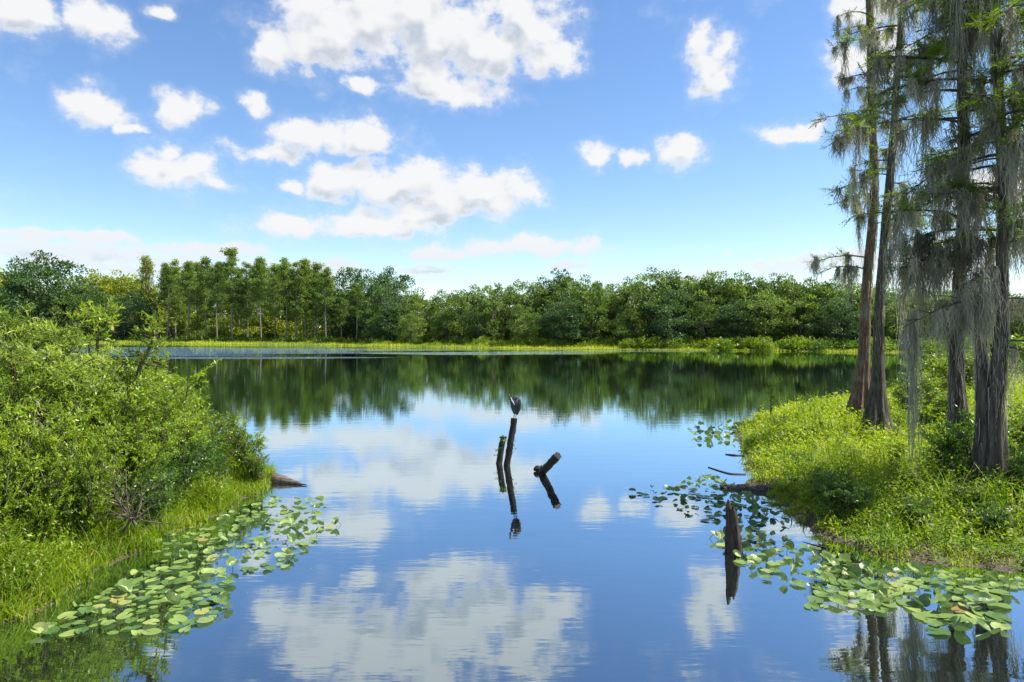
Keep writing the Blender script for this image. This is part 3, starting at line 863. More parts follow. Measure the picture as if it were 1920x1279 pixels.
# crooked sapling and a leaning one standing above the thicket
def sapling(name, pts, d, r0, label, tufts, mat='shrub_leaf', leaf=.13):
    base = at(pts[0][0], pts[0][1], d)
    g = gz(base.x, d)
    e = empty(name, (base.x, d, g))
    P = np.array([[at(px, py, d).x - base.x, rng.normal(0, .05), at(px, py, d).z - g] for px, py in pts])
    P = np.vstack([[P[0][0] - .1, 0, -.1], P])
    t = np.linspace(0, 1, 14)
    k = np.linspace(0, 1, len(P))
    path = np.stack([np.interp(t, k, P[:, i]) for i in range(3)], 1)
    path[1:-1] = (path[:-2] + 2 * path[1:-1] + path[2:]) / 4
    sb = MB(); sb.tube(path, np.linspace(r0, r0 * .35, 14), 6)
    fb = MB()
    for (px, py, s, k) in tufts:
        c = at(px, py, d); c = np.array([c.x - base.x, rng.normal(0, .15), c.z - g])
        j = int(np.argmin(np.linalg.norm(path - c, axis=1)))
        tw = limb(sb, path[max(j - 1, 0)], c, r0 * .4, .004, 5, .15, 4)
        for m in range(k):
            p0 = tw[rng.integers(1, 5)]; dr = unit(rdirs(1)[0] + [0, 0, .7]); ln = s * rng.uniform(.5, 1)
            sb.tube(np.array([p0, p0 + dr * ln * .5, p0 + dr * ln]), [.005, .004, .002], 3)
            n = 18
            u = rng.uniform(.2, 1.1, n)[:, None]
            fb.leaves(p0 + dr * ln * u, unit(dr + rdirs(n) * .9), unit(rdirs(n) * .6 + [0, 0, .7]), leaf * rng.uniform(.6, 1.2, n), leaf * .3, np.clip(rng.normal(.68, .2, n), 0, 1))
    sb.build('stem', M['twig'], e, True); fb.build('foliage', M['shrub_leaf' if mat is None else mat], e)
    return tag(e, label, 'sapling')


sapling('sapling', [(178, 720), (176, 680), (180, 660), (184, 630), (192, 605)], 12.6, .045, 'crooked dark-stemmed sapling with a tuft of bright leaves above the thicket',
        [(146, 580, .26, 5), (166, 592, .32, 6), (190, 586, .34, 6), (212, 588, .32, 6), (200, 606, .3, 5), (228, 622, .22, 3), (160, 606, .26, 4), (246, 604, .22, 3), (222, 600, .3, 4), (236, 640, .15, 2)], leaf=.11)
sapling('sapling', [(255, 720), (262, 690), (275, 660), (285, 640), (290, 620)], 13.2, .05, 'leaning bushy sapling with upright shoots over the gap in the thicket',
        [(268, 640, .34, 5), (290, 612, .36, 5), (305, 630, .3, 4), (280, 660, .36, 5), (308, 660, .3, 5), (282, 606, .3, 4), (302, 606, .3, 4), (262, 672, .36, 5), (300, 685, .36, 6), (256, 622, .22, 2), (318, 690, .3, 5), (275, 625, .3, 4)], leaf=.10)


def dead_branch(name, pts, r, label, mat='twig', forks=0, cat='branch'):
    """pts: picture position + distance"""
    P = np.array([list(at(px, py, d)) for px, py, d in pts])
    o = P[0].copy(); P = P - o
    t = np.linspace(0, 1, 12); k = np.linspace(0, 1, len(P))
    path = np.stack([np.interp(t, k, P[:, i]) for i in range(3)], 1)
    path[1:-1] = (path[:-2] + 2 * path[1:-1] + path[2:]) / 4
    b = MB(); b.tube(path, np.linspace(r, r * .3, 12), 6, True)
    for f in range(forks):
        j = rng.integers(3, 11)
        q = path[j] + unit(rdirs(1)[0] + unit(path[-1] - path[0]) * .8 + [0, 0, .3]) * rng.uniform(.3, .8)
        w = limb(b, path[j], q, r * .5, r * .15, 5, .3, 4)
        for m in range(2):
            limb(b, w[rng.integers(1, 4)], w[-1] + rng.normal(0, .2, 3), r * .25, r * .1, 4, .3, 3)
    ob = b.build(name, M[mat], None, True); ob.location = o
    return tag(ob, label, cat)


dead_branch('bare_branch', [(386, 935, 14.2), (392, 905, 14.1), (408, 872, 14.0), (432, 850, 13.9)], .022, 'dark bare branch arching up out of the low bushes', forks=2)
dead_branch('dead_brush', [(255, 985, 11.0), (240, 960, 11.0), (215, 930, 11.0), (170, 905, 11.1)], .03, 'tangle of dark dead brush at the foot of the thicket', forks=16)
dead_branch('dead_brush', [(230, 1000, 10.9), (245, 975, 10.8), (280, 965, 10.8)], .025, 'small knot of blackened twigs beside the dead brush', forks=12)
dead_branch('dead_twigs', [(110, 905, 10.2), (80, 915, 10.1), (60, 890, 10.1)], .014, 'pale dry twigs curling out of the shrubs over the grass', 'dry_twig', forks=9)
dead_branch('dead_twigs', [(140, 860, 10.6), (120, 830, 10.5), (100, 815, 10.5)], .012, 'pale dry twigs sticking out of the shrub above the curled twigs', 'dry_twig', forks=6)


# ------------------------------------------------------------------ ground cover (uncountable)
def scatter(n, x0, x1, y0, y1, smin, smax=1e9):
    x = rng.uniform(x0, x1, n); y = rng.uniform(y0, y1, n)
    s = lake_dist(x, y) + .30 * wob(x, y, 2.3, 3) + .10 * wob(x, y, 7.0, 5)
    ok = (s > smin) & (s < smax)
    x, y, s = x[ok], y[ok], s[ok]
    return x, y, ground_z(x, y), s


def herbs(b, x, y, z, h, k, leaf, lw, tone, spread=.12):
    """upright leafy herbs: k leaves up each stem"""
    n = len(x)
    t = rng.uniform(.15, 1.05, (n, k))
    la = rng.uniform(0, 6.28, n); le = rng.uniform(0, .35, n)
    P = np.stack([x[:, None] + np.cos(la)[:, None] * le[:, None] * h[:, None] * t ** 2 + rng.normal(0, spread * .4, (n, k)),
                  y[:, None] + np.sin(la)[:, None] * le[:, None] * h[:, None] * t ** 2 + rng.normal(0, spread * .4, (n, k)),
                  z[:, None] + h[:, None] * t], -1).reshape(-1, 3)
    m = n * k
    a = rng.uniform(0, 6.28, m)
    dr = np.stack([np.cos(a), np.sin(a), rng.uniform(-.1, 1.1, m)], 1)
    lf = np.repeat(leaf, k) * rng.uniform(.6, 1.25, m)
    b.leaves(P, dr, unit(rdirs(m) * .6 + [0, 0, .9]), lf, lf * lw, tints(np.repeat(tone, k) + rng.normal(0, .2, m), .025))


b = MB()                                    # right bank, low flowering herbs
x, y, z, s = scatter(76000, 4.6, 34, 9.0, 52, .05)
d = np.hypot(x, y)
keep = rng.random(len(x)) < np.clip(16 / d, .12, 1) ** 1.5
x, y, z, s, d = x[keep], y[keep], z[keep], s[keep], d[keep]
painted_shade = 1 / (1 + np.exp((y - 12.6) * 2.2 - .3 * (x - 6)))  # tree shade along the front of the bank, painted into the herb tone
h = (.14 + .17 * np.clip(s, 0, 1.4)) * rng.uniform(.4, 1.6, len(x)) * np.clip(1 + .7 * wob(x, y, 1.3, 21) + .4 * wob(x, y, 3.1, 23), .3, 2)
tone = .55 + .42 * wob(x, y, .8, 31) - .35 * painted_shade + rng.normal(0, .08, len(x))
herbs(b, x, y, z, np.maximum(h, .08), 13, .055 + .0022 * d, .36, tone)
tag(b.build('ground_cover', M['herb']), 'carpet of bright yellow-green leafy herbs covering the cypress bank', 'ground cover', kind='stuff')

b = MB()                                    # right bank grasses
x, y, z, s = scatter(90000, 4.6, 30, 9.0, 44, -.14)
d = np.hypot(x, y)
keep = rng.random(len(x)) < np.clip(13 / d, .1, 1) ** 1.5
x, y, z, s, d = x[keep], y[keep], z[keep], s[keep], d[keep]
n = len(x)
h = (.22 + .22 * np.clip(s, 0, 1.3)) * rng.uniform(.4, 1.5, n) * np.clip(1 + .8 * wob(x, y, 1.2, 43), .4, 1.9)
b.blades(np.stack([x, y, z - .02], 1), h, .009 + .0009 * d, rng.uniform(.15, 1.0, n), rng.uniform(0, 6.28, n), tints(.45 + .25 * wob(x, y, .9, 41) + rng.normal(0, .22, n), .06))
tag(b.build('bank_grass', M['grass']), 'long green grass growing through the herbs of the cypress bank', 'grass', kind='stuff')

b = MB()                                    # left bank grasses
x, y, z, s = scatter(120000, -13, -4.9, 7.2, 18, -.13, 3.2)
keep = rng.random(len(x)) < np.clip(1.25 - .33 * s, .2, 1)
x, y, z, s = x[keep], y[keep], z[keep], s[keep]
n = len(x)
h = (.24 + .32 * np.clip(s, 0, 1.25)) * rng.uniform(.5, 1.4, n) * np.clip(1 + .75 * wob(x, y, 1.5, 51), .35, 2.1)
b.blades(np.stack([x, y, z - .02], 1), np.maximum(h, .05), rng.uniform(.010, .022, n), rng.uniform(.15, 1.05, n), rng.uniform(0, 6.28, n), tints(.5 + .3 * wob(x, y, 1.1, 61) + rng.normal(0, .22, n), .06))
tag(b.build('bank_grass', M['grass']), 'lush bright grass along the waterline of the thicket bank', 'grass', kind='stuff')

b = MB()                                    # left bank weeds
x, y, z, s = scatter(34000, -12, -5.2, 7.4, 18, .15, 2.6)
k = (wob(x, y, 1.4, 81) + .5 * wob(x, y, 3.3, 83) + .35 * s) > .35
x, y, z, s = x[k], y[k], z[k], s[k]
herbs(b, x, y, z, (.2 + .35 * np.clip(s, 0, 1.3)) * rng.uniform(.5, 1.5, len(x)), 12, np.full(len(x), .075), .3, .5 + .35 * wob(x, y, 1.2, 85) + rng.normal(0, .1, len(x)))
tag(b.build('ground_cover', M['shrub_leaf']), 'leafy weeds mixed into the grass of the thicket bank', 'ground cover', kind='stuff')

b = MB()                                    # short moss-like algae turf at both waterlines
for (x0, x1, y0, y1) in ((-9, -5.2, 7.4, 17), (4.8, 12, 9.3, 16)):
    x, y, z, s = scatter(60000, x0, x1, y0, y1, -.12, .6)
    k = wob(x, y, 1.7, 71) > -.02
    x, y, z = x[k], y[k], z[k]; n = len(x)
    b.blades(np.stack([x, y, z - .01], 1), rng.uniform(.03, .09, n), .016, rng.uniform(.2, 1.1, n), rng.uniform(0, 6.28, n), np.clip(rng.normal(.78, .1, n), 0, .92), 2)
tag(b.build('shore_moss', M['herb']), 'low cushions of vivid yellow-green moss at the near waterlines', 'moss', kind='stuff')

# bushes of the right bank
for x, y, h, pair, hb, label, w in (
        (5.95, 12.3, .8, DEEP[0], 1.4, 'dense dark green bush at the water corner of the cypress bank', 1.15),
        (6.9, 11.7, .5, DEEP[1], 1.4, 'leafy green bush beside the dark corner bush', 1.3),
        (7.9, 11.3, .5, DEEP[0], 1.4, 'spreading leafy bush in front of the double cypress', 1.4),
        (8.9, 10.9, .55, DEEP[1], 1.4, 'tall leafy bush at the water in front of the double cypress, past the spreading one', 1.3),
        (9.45, 14.2, 1.55, DEEP[1], 1.4, 'dark shrub climbing around the foot of the shaggy mossy cypress', .8),
        (8.95, 13.7, .75, DEEP[0], 1.4, 'low twiggy shrub at the root of the shaggy mossy cypress', 1.0),
        (9.75, 13.0, 1.1, DEEP[0], 1.4, 'dark creeper-like shrub on the foot of the double cypress', .6),
        (12.6, 16.2, 1.2, BRT[0], 1.4, 'bright bush behind the double cypress', 1.3),
        (14.0, 17.5, 1.4, BRT[1], 1.4, 'bright bush further behind the double cypress', 1.3),
        (13.2, 21.5, 1.3, BRT[0], 1.4, 'sunlit bush beside the slim cypress pair', 1.3),
        (15.5, 26.0, 1.5, BRT[1], 1.4, 'sunlit bush behind the slim cypress pair', 1.4),
        (19.5, 32.0, 1.9, BRT[0], 1.4, 'yellow-green bush at the back edge of the cypress bank', 1.4),
        (22.0, 34.5, 2.2, BRT[1], 1.4, 'large yellow-green bush at the back edge of the cypress bank', 1.4),
        (26.0, 38.0, 2.2, BRT[0], 1.4, 'broad bush at the far end of the cypress bank', 1.5)):
    shrub('leafy_bush', pair, hb, x, y, h, label, None, w, 'bush')
for k in range(34):
    for _ in range(40):
        x, y = rng.uniform(5.6, 15), rng.uniform(10.6, 27)
        sd = float(lake_dist(np.array([x]), np.array([y]))[0])
        if sd > .7 and x / y < .8: break
    pr = (DEEP, BRT, BRT, WIL)[k % 4]
    shrub('low_bush', pr[k % 2], 2.45 if pr is WIL else 1.4, x, y, rng.uniform(.3, .62), 'knee-high leafy plant scattered among the herbs of the cypress bank', 'knee-high plants of the cypress bank', rng.uniform(.9, 1.5), 'plant')
sapling('sapling', [(1443, 812), (1444, 780), (1445, 745), (1446, 720)], 24.5, .02, 'thin leafy sapling standing alone on the tip of the cypress bank',
        [(1445, 722, .2, 5), (1440, 740, .2, 5), (1449, 752, .2, 5), (1443, 768, .2, 4), (1447, 735, .18, 4)], leaf=.11)
dead_branch('dead_stalk', [(1492, 830, 21.0), (1490, 800, 21), (1484, 775, 21.0)], .014, 'thin leafless stalk near the lone sapling on the cypress bank')

# ------------------------------------------------------------------ bald cypresses with hanging moss
def cypress_trunk(pts, d, r_base, r_mid, r_top, mat, parent, origin, flutes=7, name='trunk', mossy=0, jag=False):
    P = np.array([list(at(px, py, d)) for px, py in pts]) - origin
    P[0, 2] = -.25
    t = np.linspace(0, 1, 48) ** 1.6
    zz = P[0, 2] + (P[-1, 2] - P[0, 2]) * t
    path = np.stack([np.interp(zz, P[:, 2], P[:, 0]), np.zeros(48), zz], 1)
    path[:, 0] = np.convolve(np.pad(path[:, 0], 2, 'edge'), np.ones(5) / 5, 'valid')
    path[:, 1] = .05 * np.sin(zz * .9 + rng.uniform(0, 6))
    up = np.clip(zz, 0, None)
    r = r_mid + (r_base - r_mid) * np.exp(-up / .95) + (r_top - r_mid) * np.clip(up / up.max(), 0, 1)
    sides = 28
    th = np.linspace(0, 2 * np.pi, sides, endpoint=False)
    w = np.exp(-up / 1.6)[:, None]
    fl = 1 + (.06 + .16 * w) * np.cos(flutes * th[None, :] + .5 * np.sin(up * .7)[:, None] + rng.uniform(0, 6)) + .05 * np.sin(3 * th[None, :] + up[:, None] * .8)
    fl += rng.normal(0, .02, (48, sides))
    if jag:
        r = r * np.where(t > .985, .55, 1)
    b = MB(); b.tube(path, r, sides, True, flute=fl)
    o = b.build(name, M[mat], parent, True)
    if mossy:
        n = mossy
        k = rng.integers(14, 46, n); a = rng.uniform(0, 6.28, n)
        top = path[k] + np.stack([np.cos(a) * r[k] * 1.02, np.sin(a) * r[k] * 1.02, rng.normal(0, .15, n)], 1)
        m = MB(); m.strands(top, rng.uniform(.3, 1.1, n), .016 + .0004 * d, np.clip(rng.normal(.5, .25, n), 0, 1), 5, .014)
        tag(m.build('trunk_moss', M['moss'], o), kind='stuff')
    return path, r


def cyp_branch(parent, p0, az, L_, rise, sag, green, moss, mlen, d, thick=1.0, leafscale=1.0):
    """one limb with side twigs, feathery sprays and hanging moss"""
    n = 10
    t = np.linspace(0, 1, n)[:, None]
    dv = np.array([math.cos(az), math.sin(az), 0])
    path = p0 + dv * L_ * t + np.array([0, 0, 1.0]) * (rise * t - sag * t ** 2) * L_ + np.cumsum(rng.normal(0, .035 * L_ / 3, (n, 3)), 0) * t ** .5
    b = MB(); b.tube(path, np.linspace(.030 * thick * (.5 + L_ / 3), .006, n), 6)
    pts, dirs = [], []
    for k in range(max(4, int(L_ * 7))):
        f = rng.uniform(.2, 1.0); i = min(int(f * (n - 1)), n - 2)
        q = path[i] + (path[i + 1] - path[i]) * (f * (n - 1) - i)
        a = az + rng.choice([-1, 1]) * rng.uniform(.5, 1.3)
        ln = rng.uniform(.22, .45) * L_ * (1.15 - .6 * f)
        sv = np.array([math.cos(a), math.sin(a), rng.uniform(-.25, .4)])
        tt = np.linspace(0, 1, 5)[:, None]
        sp = q + sv * ln * tt + np.array([0, 0, -.25 * ln]) * tt ** 2 + rng.normal(0, .02, (5, 3)) * tt
        b.tube(sp, np.linspace(.010, .003, 5), 4)
        m = max(2, int(ln * 16))
        u = rng.uniform(.15, 1, m)
        pts.append(np.stack([np.interp(u, tt[:, 0], sp[:, c]) for c in range(3)], 1)); dirs.append(np.repeat(sv[None], m, 0))
    pts = np.concatenate(pts); dirs = np.concatenate(dirs)
    o = b.build('branch', M['bark_grey'], parent, True)
    if green > 0:
        k = rng.random(len(pts)) < green
        sp, sd = pts[k], dirs[k]
        if len(sp):
            m = 13; n2 = len(sp)
            ax = unit(sd + rng.normal(0, .6, (n2, 3)) + [0, 0, -.1])
            sl = rng.uniform(.18, .36, n2) * leafscale
            u = np.linspace(.1, 1, m)
            side = unit(np.cross(ax, unit(rng.normal(0, .35, (n2, 3)) + [0, 0, 1])))
            base = sp[:, None] + ax[:, None] * (sl[:, None] * u[None])[..., None]
            sg = np.where(np.arange(m) % 2 == 0, 1, -1)[None, :, None]
            ld = unit(side[:, None] * sg + ax[:, None] * .75 + rng.normal(0, .18, (n2, m, 3)))
            fb = MB()
            tn = np.clip(np.repeat(rng.normal(.5, .2, n2), m) + rng.normal(0, .12, n2 * m), 0, 1)
            ll = (sl[:, None] * (.42 - .2 * u[None])).ravel()
            fb.leaves(base.reshape(-1, 3), ld.reshape(-1, 3), unit(rdirs(n2 * m) * .5 + [0, 0, 1]), ll, ll * .26, tn)
            fb.build('foliage', M['cypress_leaf'], o)
    if moss > 0:
        mb = MB()
        nc = max(1, int(moss * (1.2 + L_ * 1.8)))
        for c in range(nc):
            if rng.random() < .6:
                f = rng.uniform(.12, 1.0); i = min(int(f * (n - 1)), n - 2); q = path[i] + (path[i + 1] - path[i]) * (f * (n - 1) - i)
            else:
                q = pts[rng.integers(len(pts))]
            ns = int(rng.uniform(26, 70)); w = rng.uniform(.025, .075)
            ox = rng.normal(0, 1, (ns, 2))
            top = q + np.stack([ox[:, 0] * w, ox[:, 1] * w, rng.normal(0, .04, ns)], 1)
            ln = mlen * rng.lognormal(-.4, .55) * np.exp(-(ox ** 2).sum(1) * .22) * rng.uniform(.5, 1.15, ns) + .08
            mb.strands(top, ln, .011 + .0005 * d, np.clip(rng.normal(.48, .2) + rng.normal(0, .16, ns), 0, 1), 9, .034)
        tag(mb.build('hanging_moss', M['moss'], o), kind='stuff')
    return o


def cypress(label, pts, d, r_base, r_mid, r_top, mat, mossy, specs, jag=False, name='bald_cypress'):
    bx = px_x(pts[0][0], d)
    origin = np.array([bx, d, gz(bx, d)])
    e = empty(name, tuple(origin))
    path, r = cypress_trunk(pts, d, r_base, r_mid, r_top, mat, e, origin, mossy=mossy, jag=jag)
    for (py, az, L_, rise, sag, green, moss, mlen) in specs:
        z = CAMH - (py - HZ) * d / F - origin[2]
        p0 = np.array([np.interp(z, path[:, 2], path[:, 0]), np.interp(z, path[:, 2], path[:, 1]), z])
        cyp_branch(e, p0, math.radians(az), L_, rise, sag, green, moss, mlen, d)
    return tag(e, label, 'cypress')


def rspec(n, y0, y1, L0, L1, green, moss, mlen, azs=None):
    out = []
    for k in range(n):
        f = (k + rng.random()) / n
        out.append((y0 + (y1 - y0) * f, rng.uniform(0, 360) if azs is None else rng.uniform(*azs), rng.uniform(L0, L1), rng.uniform(.05, .4), rng.uniform(.1, .5), green * rng.uniform(.4, 1.2), moss * rng.uniform(.5, 1.4), mlen * rng.uniform(.6, 1.3)))
    return out


# slim pair on the tip of the bank
cypress('reddish slim cypress of the back pair with mossy limbs reaching over the lake', [(1608, 795), (1614, 720), (1622, 640), (1624, 560), (1631, 470), (1640, 350), (1637, 240), (1634, 120), (1628, 20), (1626, -330)], 24.6, .54, .172, .085, 'bark_cypress', 650,
        [(50, 178, 1.2, .1, .3, .5, 1.3, .8), (75, 185, 1.4, .1, .4, .6, 1.5, .9), (140, 175, 1.2, .1, .3, .6, 1.3, .8), (165, 190, 1.0, .1, .3, .4, 1.2, .8), (222, 180, 1.9, .25, .35, .7, 1.9, 1.0), (235, 200, 2.1, .15, .4, .6, 1.9, 1.1), (245, 160, 1.6, .1, .4, .5, 1.6, 1.1),
         (345, 178, 1.6, .25, .45, .8, 1.2, .8), (365, 190, 1.5, .1, .4, .7, 1.3, 1.0), (380, 215, 1.2, .1, .4, .7, 1.3, 1.1), (485, 177, 2.0, .35, .45, .35, 1.0, .9), (505, 185, 1.7, .2, .3, .3, 1.2, 1.3), (300, 20, 1.0, .2, .3, .4, 1.0, 1.2), (420, 330, .9, .1, .3, .5, 1.4, 1.3)]
        + rspec(12, 180, -330, .8, 1.8, .6, 1.4, .9))
cypress('grey-brown slim cypress of the back pair with thin mossy crown', [(1639, 822), (1642, 760), (1648, 660), (1650, 560), (1657, 450), (1664, 350), (1677, 250), (1682, 150), (1690, 60), (1692, 0), (1700, -330)], 20.7, .54, .134, .066, 'bark_grey', 500,
        rspec(26, 420, -330, .6, 1.8, .85, .95, 1.1) + [(215, 200, 1.5, .2, .2, 1.2, .5, .6), (225, 340, 2.2, .25, .2, 1.3, .5, .7), (330, 200, 1.0, .2, .3, 1.2, .4, .6), (400, 190, 1.2, .1, .2, 1.2, .5, .8), (470, 350, 1.6, .2, .3, .9, 1.2, 1.2), (415, 320, 1.8, .2, .3, .9, 1.2, 1.1)])
# heavily draped front trees
cypress('shaggy cypress wrapped in grey moss with dark shrub at its foot', [(1788, 905), (1796, 800), (1790, 690), (1799, 560), (1808, 420), (1803, 280), (1806, 180), (1797, 60), (1802, -330)], 14.6, .36, .125, .066, 'bark_grey', 1300,
        rspec(52, 480, -330, .6, 2.3, .95, 1.0, 1.35) + [(430, 180, 1.6, .1, .4, .5, 2.2, 1.3), (450, 200, 1.4, .1, .4, .5, 2.2, 1.3), (470, 170, 1.2, .0, .3, .4, 2.4, 1.4), (480, 150, 1.0, .0, .3, .3, 2.4, 1.4), (440, 250, 1.3, .0, .3, .5, 2.2, 1.3), (560, 200, .8, .0, .4, .1, 2.6, 1.2), (600, 170, .6, .0, .4, .1, 2.6, 1.2), (560, 330, .7, .0, .4, .1, 2.4, 1.1)])
cypress('taller stem of the double cypress with long bare limb and hanging moss', [(1862, 930), (1868, 800), (1870, 700), (1877, 600), (1872, 500), (1884, 380), (1880, 250), (1874, 130), (1864, 0), (1862, -330)], 13.4, .38, .115, .06, 'bark_grey', 700,
        rspec(48, 440, -330, .6, 2.3, .95, .95, 1.3) + [(400, 235, 1.2, .2, .4, 2.0, .3, .6), (430, 260, 1.1, .1, .4, 2.0, .3, .6), (455, 300, 1.0, .1, .4, 2.0, .2, .5), (395, 290, 1.3, .2, .4, 2.0, .3, .6), (640, 330, .9, .2, .5, 2.0, 1.8, 1.3), (650, 300, .8, .1, .4, 2.0, 1.4, 1.2),
         (556, 178, 1.85, .12, .38, .05, 2.2, 1.9), (560, 0, 1.0, .05, .2, .3, 1.2, 1.0), (500, 200, 1.0, -.1, .3, .2, 2.4, 1.3), (360, 170, 1.5, .3, .3, .8, 1.6, 1.1)])
cypress('broken-topped dead stem of the double cypress', [(1846, 925), (1844, 800), (1843, 690), (1838, 600), (1833, 512)], 13.6, .36, .105, .08, 'bark_grey', 200,
        [(540, 200, .5, .1, .3, .0, 1.6, .9), (530, 300, .4, .1, .3, .0, 1.6, .9), (620, 10, .4, .4, .1, .0, .6, .6)], jag=True)

# ------------------------------------------------------------------ posts, stump and logs in the water
def timber(name, p0, p1, r0, r1, mat, label, cat, sides=14, rough=.11, taper_end=0.0, rings=12):
    p0, p1 = np.array(p0, float), np.array(p1, float)
    t = np.linspace(0, 1, rings)
    path = (p1 - p0) * t[:, None]
    path[1:-1] += rng.normal(0, .006, (rings - 2, 3))
    r = r0 + (r1 - r0) * t
    if taper_end: r = r * np.clip((1 - t) / taper_end, .06, 1)
    fl = 1 + rng.normal(0, rough, (1, sides)) + rng.normal(0, rough * .6, (rings, sides))
    b = MB(); b.tube(path, r, sides, True, flute=fl)
    o = b.build(name, M[mat], None, True); o.location = p0
    return tag(o, label, cat)


post = timber('wooden_post', (px_x(949.5, 17.8) - .035, 17.8, -.35), (px_x(964.5, 17.8), 17.8, 1.24), .082, .078, 'wet_wood', 'tall leaning dark wooden post with the heron standing on its top', 'post', rings=16)
post2 = timber('wooden_post', (px_x(934, 18.1) - .04, 18.1, -.35), (px_x(944, 18.1), 18.1, .72), .085, .075, 'wet_wood', 'short dark post overgrown with small plants beside the tall leaning post', 'post')


def tuft(parent, loc, n, s, mat, name='plant_tuft'):
    b = MB(); a = rng.uniform(0, 6.28, n)
    dr = unit(np.stack([np.cos(a), np.sin(a), rng.uniform(-.1, .9, n)], 1))
    b.leaves(rng.normal(0, s * .35, (n, 3)) * [1, 1, .8], dr, rdirs(n), s * rng.uniform(.5, 1.2, n), s * .35, np.clip(rng.normal(.4, .25, n), 0, 1))
    o = b.build(name, M[mat], parent); o.location = loc
    return o


ax2 = Vector((.142 + .04, 0, 1.07))
for f in (1.0, .97, .9, .84, .72, .66, .55):
    p = ax2 * f; tuft(post2, (p.x + rng.uniform(-.10, .0), -.08 + rng.uniform(-.05, .05), p.z), 16, .07, 'dark_leaf')
tuft(post2, (ax2.x + .03, -.09, ax2.z - .08), 20, .10, 'willow_leaf', 'dry_tuft')
for f, s in ((.63, .055), (.56, .075), (.50, .07), (.44, .06)):
    tuft(post, (.245 * f + .095, -.02 + rng.uniform(-.05, .05), 1.59 * f), 9, s, 'dark_leaf')

log3 = timber('leaning_log', (px_x(1008, 17.15), 17.15, -.16), (px_x(1046, 16.0), 16.0, .60), .092, .085, 'wet_wood', 'round dark log slanting out of the water near the posts', 'log', rings=12)
b = MB()
q = rdirs(1)
t = np.linspace(0, 1, 8)
b.tube(np.stack([-.10 + .20 * t, -.06 + 0 * t, .19 + .04 * np.sin(t * 3.1)], 1), .075 * np.sin(np.clip(t * 2.9 + .15, 0, 3.05)) + .01, 10, True)
b.tube(np.array([(.05, -.07, .22), (.085, -.08, .29), (.10, -.08, .325)]), [.028, .022, .016], 7, True)
b.build('branch_stub', M['wet_wood'], log3, True)

# weathered stump with a split top
d = 10.85; bx = px_x(1379, d)
e = empty('tree_stump', (bx, d, -.25))
tag(e, 'jagged weathered stump tapering to a split top among the lily pads', 'stump')
rings, sides = 22, 22
t = np.linspace(0, 1, rings); th = np.linspace(0, 6.283, sides, endpoint=False)
path = np.stack([-.085 * t ** 1.2, .02 * np.sin(t * 5), t * 1.02], 1)
fl = 1 + .10 * np.cos(5 * th[None] + 2 * t[:, None]) + .06 * np.cos(9 * th[None] + 1) + rng.normal(0, .05, (1, sides)) + rng.normal(0, .05, (rings, sides))
b = MB(); V = b.tube(path, .165 - .095 * t ** .9, sides, False, flute=fl)
top = b.v[0].reshape(rings, sides, 3)
jag = -.10 + .05 * np.cos(2 * th + .4) + .03 * np.cos(5 * th) + rng.normal(0, .022, sides)
top[-1, :, 2] += jag; top[-2, :, 2] += jag * .6; top[-3, :, 2] += jag * .25
b.v[0] = top.reshape(-1, 3)
cc = np.array([path[-1][0], 0, .80]); ring = top[-1]
b.add(np.vstack([ring, cc[None]]), np.stack([np.arange(sides), (np.arange(sides) + 1) % sides, np.full(sides, sides)], -1))
b.build('trunk', M['stump_wood'], e, True)
b = MB(); b.tube(np.array([(-.115, -.03, .82), (-.122, -.03, .98), (-.125, -.03, 1.09)]), [.055, .04, .012], 7); b.build('splinter', M['stump_wood'], e, True)
b = MB(); b.tube(np.array([(-.045, -.03, .82), (-.04, -.03, .93), (-.042, -.03, 1.0)]), [.045, .03, .01], 7); b.build('splinter', M['stump_wood'], e, True)

timber('pointed_log', (px_x(460, 16.6), 16.5, .06), (px_x(576, 15.5), 15.5, .02), .15, .13, 'log_wood', 'half-sunk brown log with pointed end lying off the thicket bank', 'log', taper_end=.45, rings=16)
timber('sunken_log', (px_x(1450, 14.9), 15.0, .05), (px_x(1350, 15.3), 15.3, .01), .10, .055, 'log_wood', 'dark waterlogged log poking from the mud of the cypress bank', 'log', rings=14)
dead_branch('drift_branch', [(1398, 892, 16.7), (1370, 890, 16.75), (1350, 884, 17.1), (1328, 876, 17.6)], .05, 'thin curved driftwood branch lying in the shallows off the cypress bank', 'wet_wood')
dead_branch('drift_branch', [(1395, 858, 19.2), (1375, 854, 19.3), (1360, 852, 19.45)], .06, 'short dark driftwood stick beyond the curved drift branch', 'wet_wood')
dead_branch('drift_branch', [(1550, 1028, 10.95), (1525, 1022, 11.1), (1505, 1016, 11.3)], .02, 'slim stick lying on the mud by the dark corner bush', 'wet_wood')

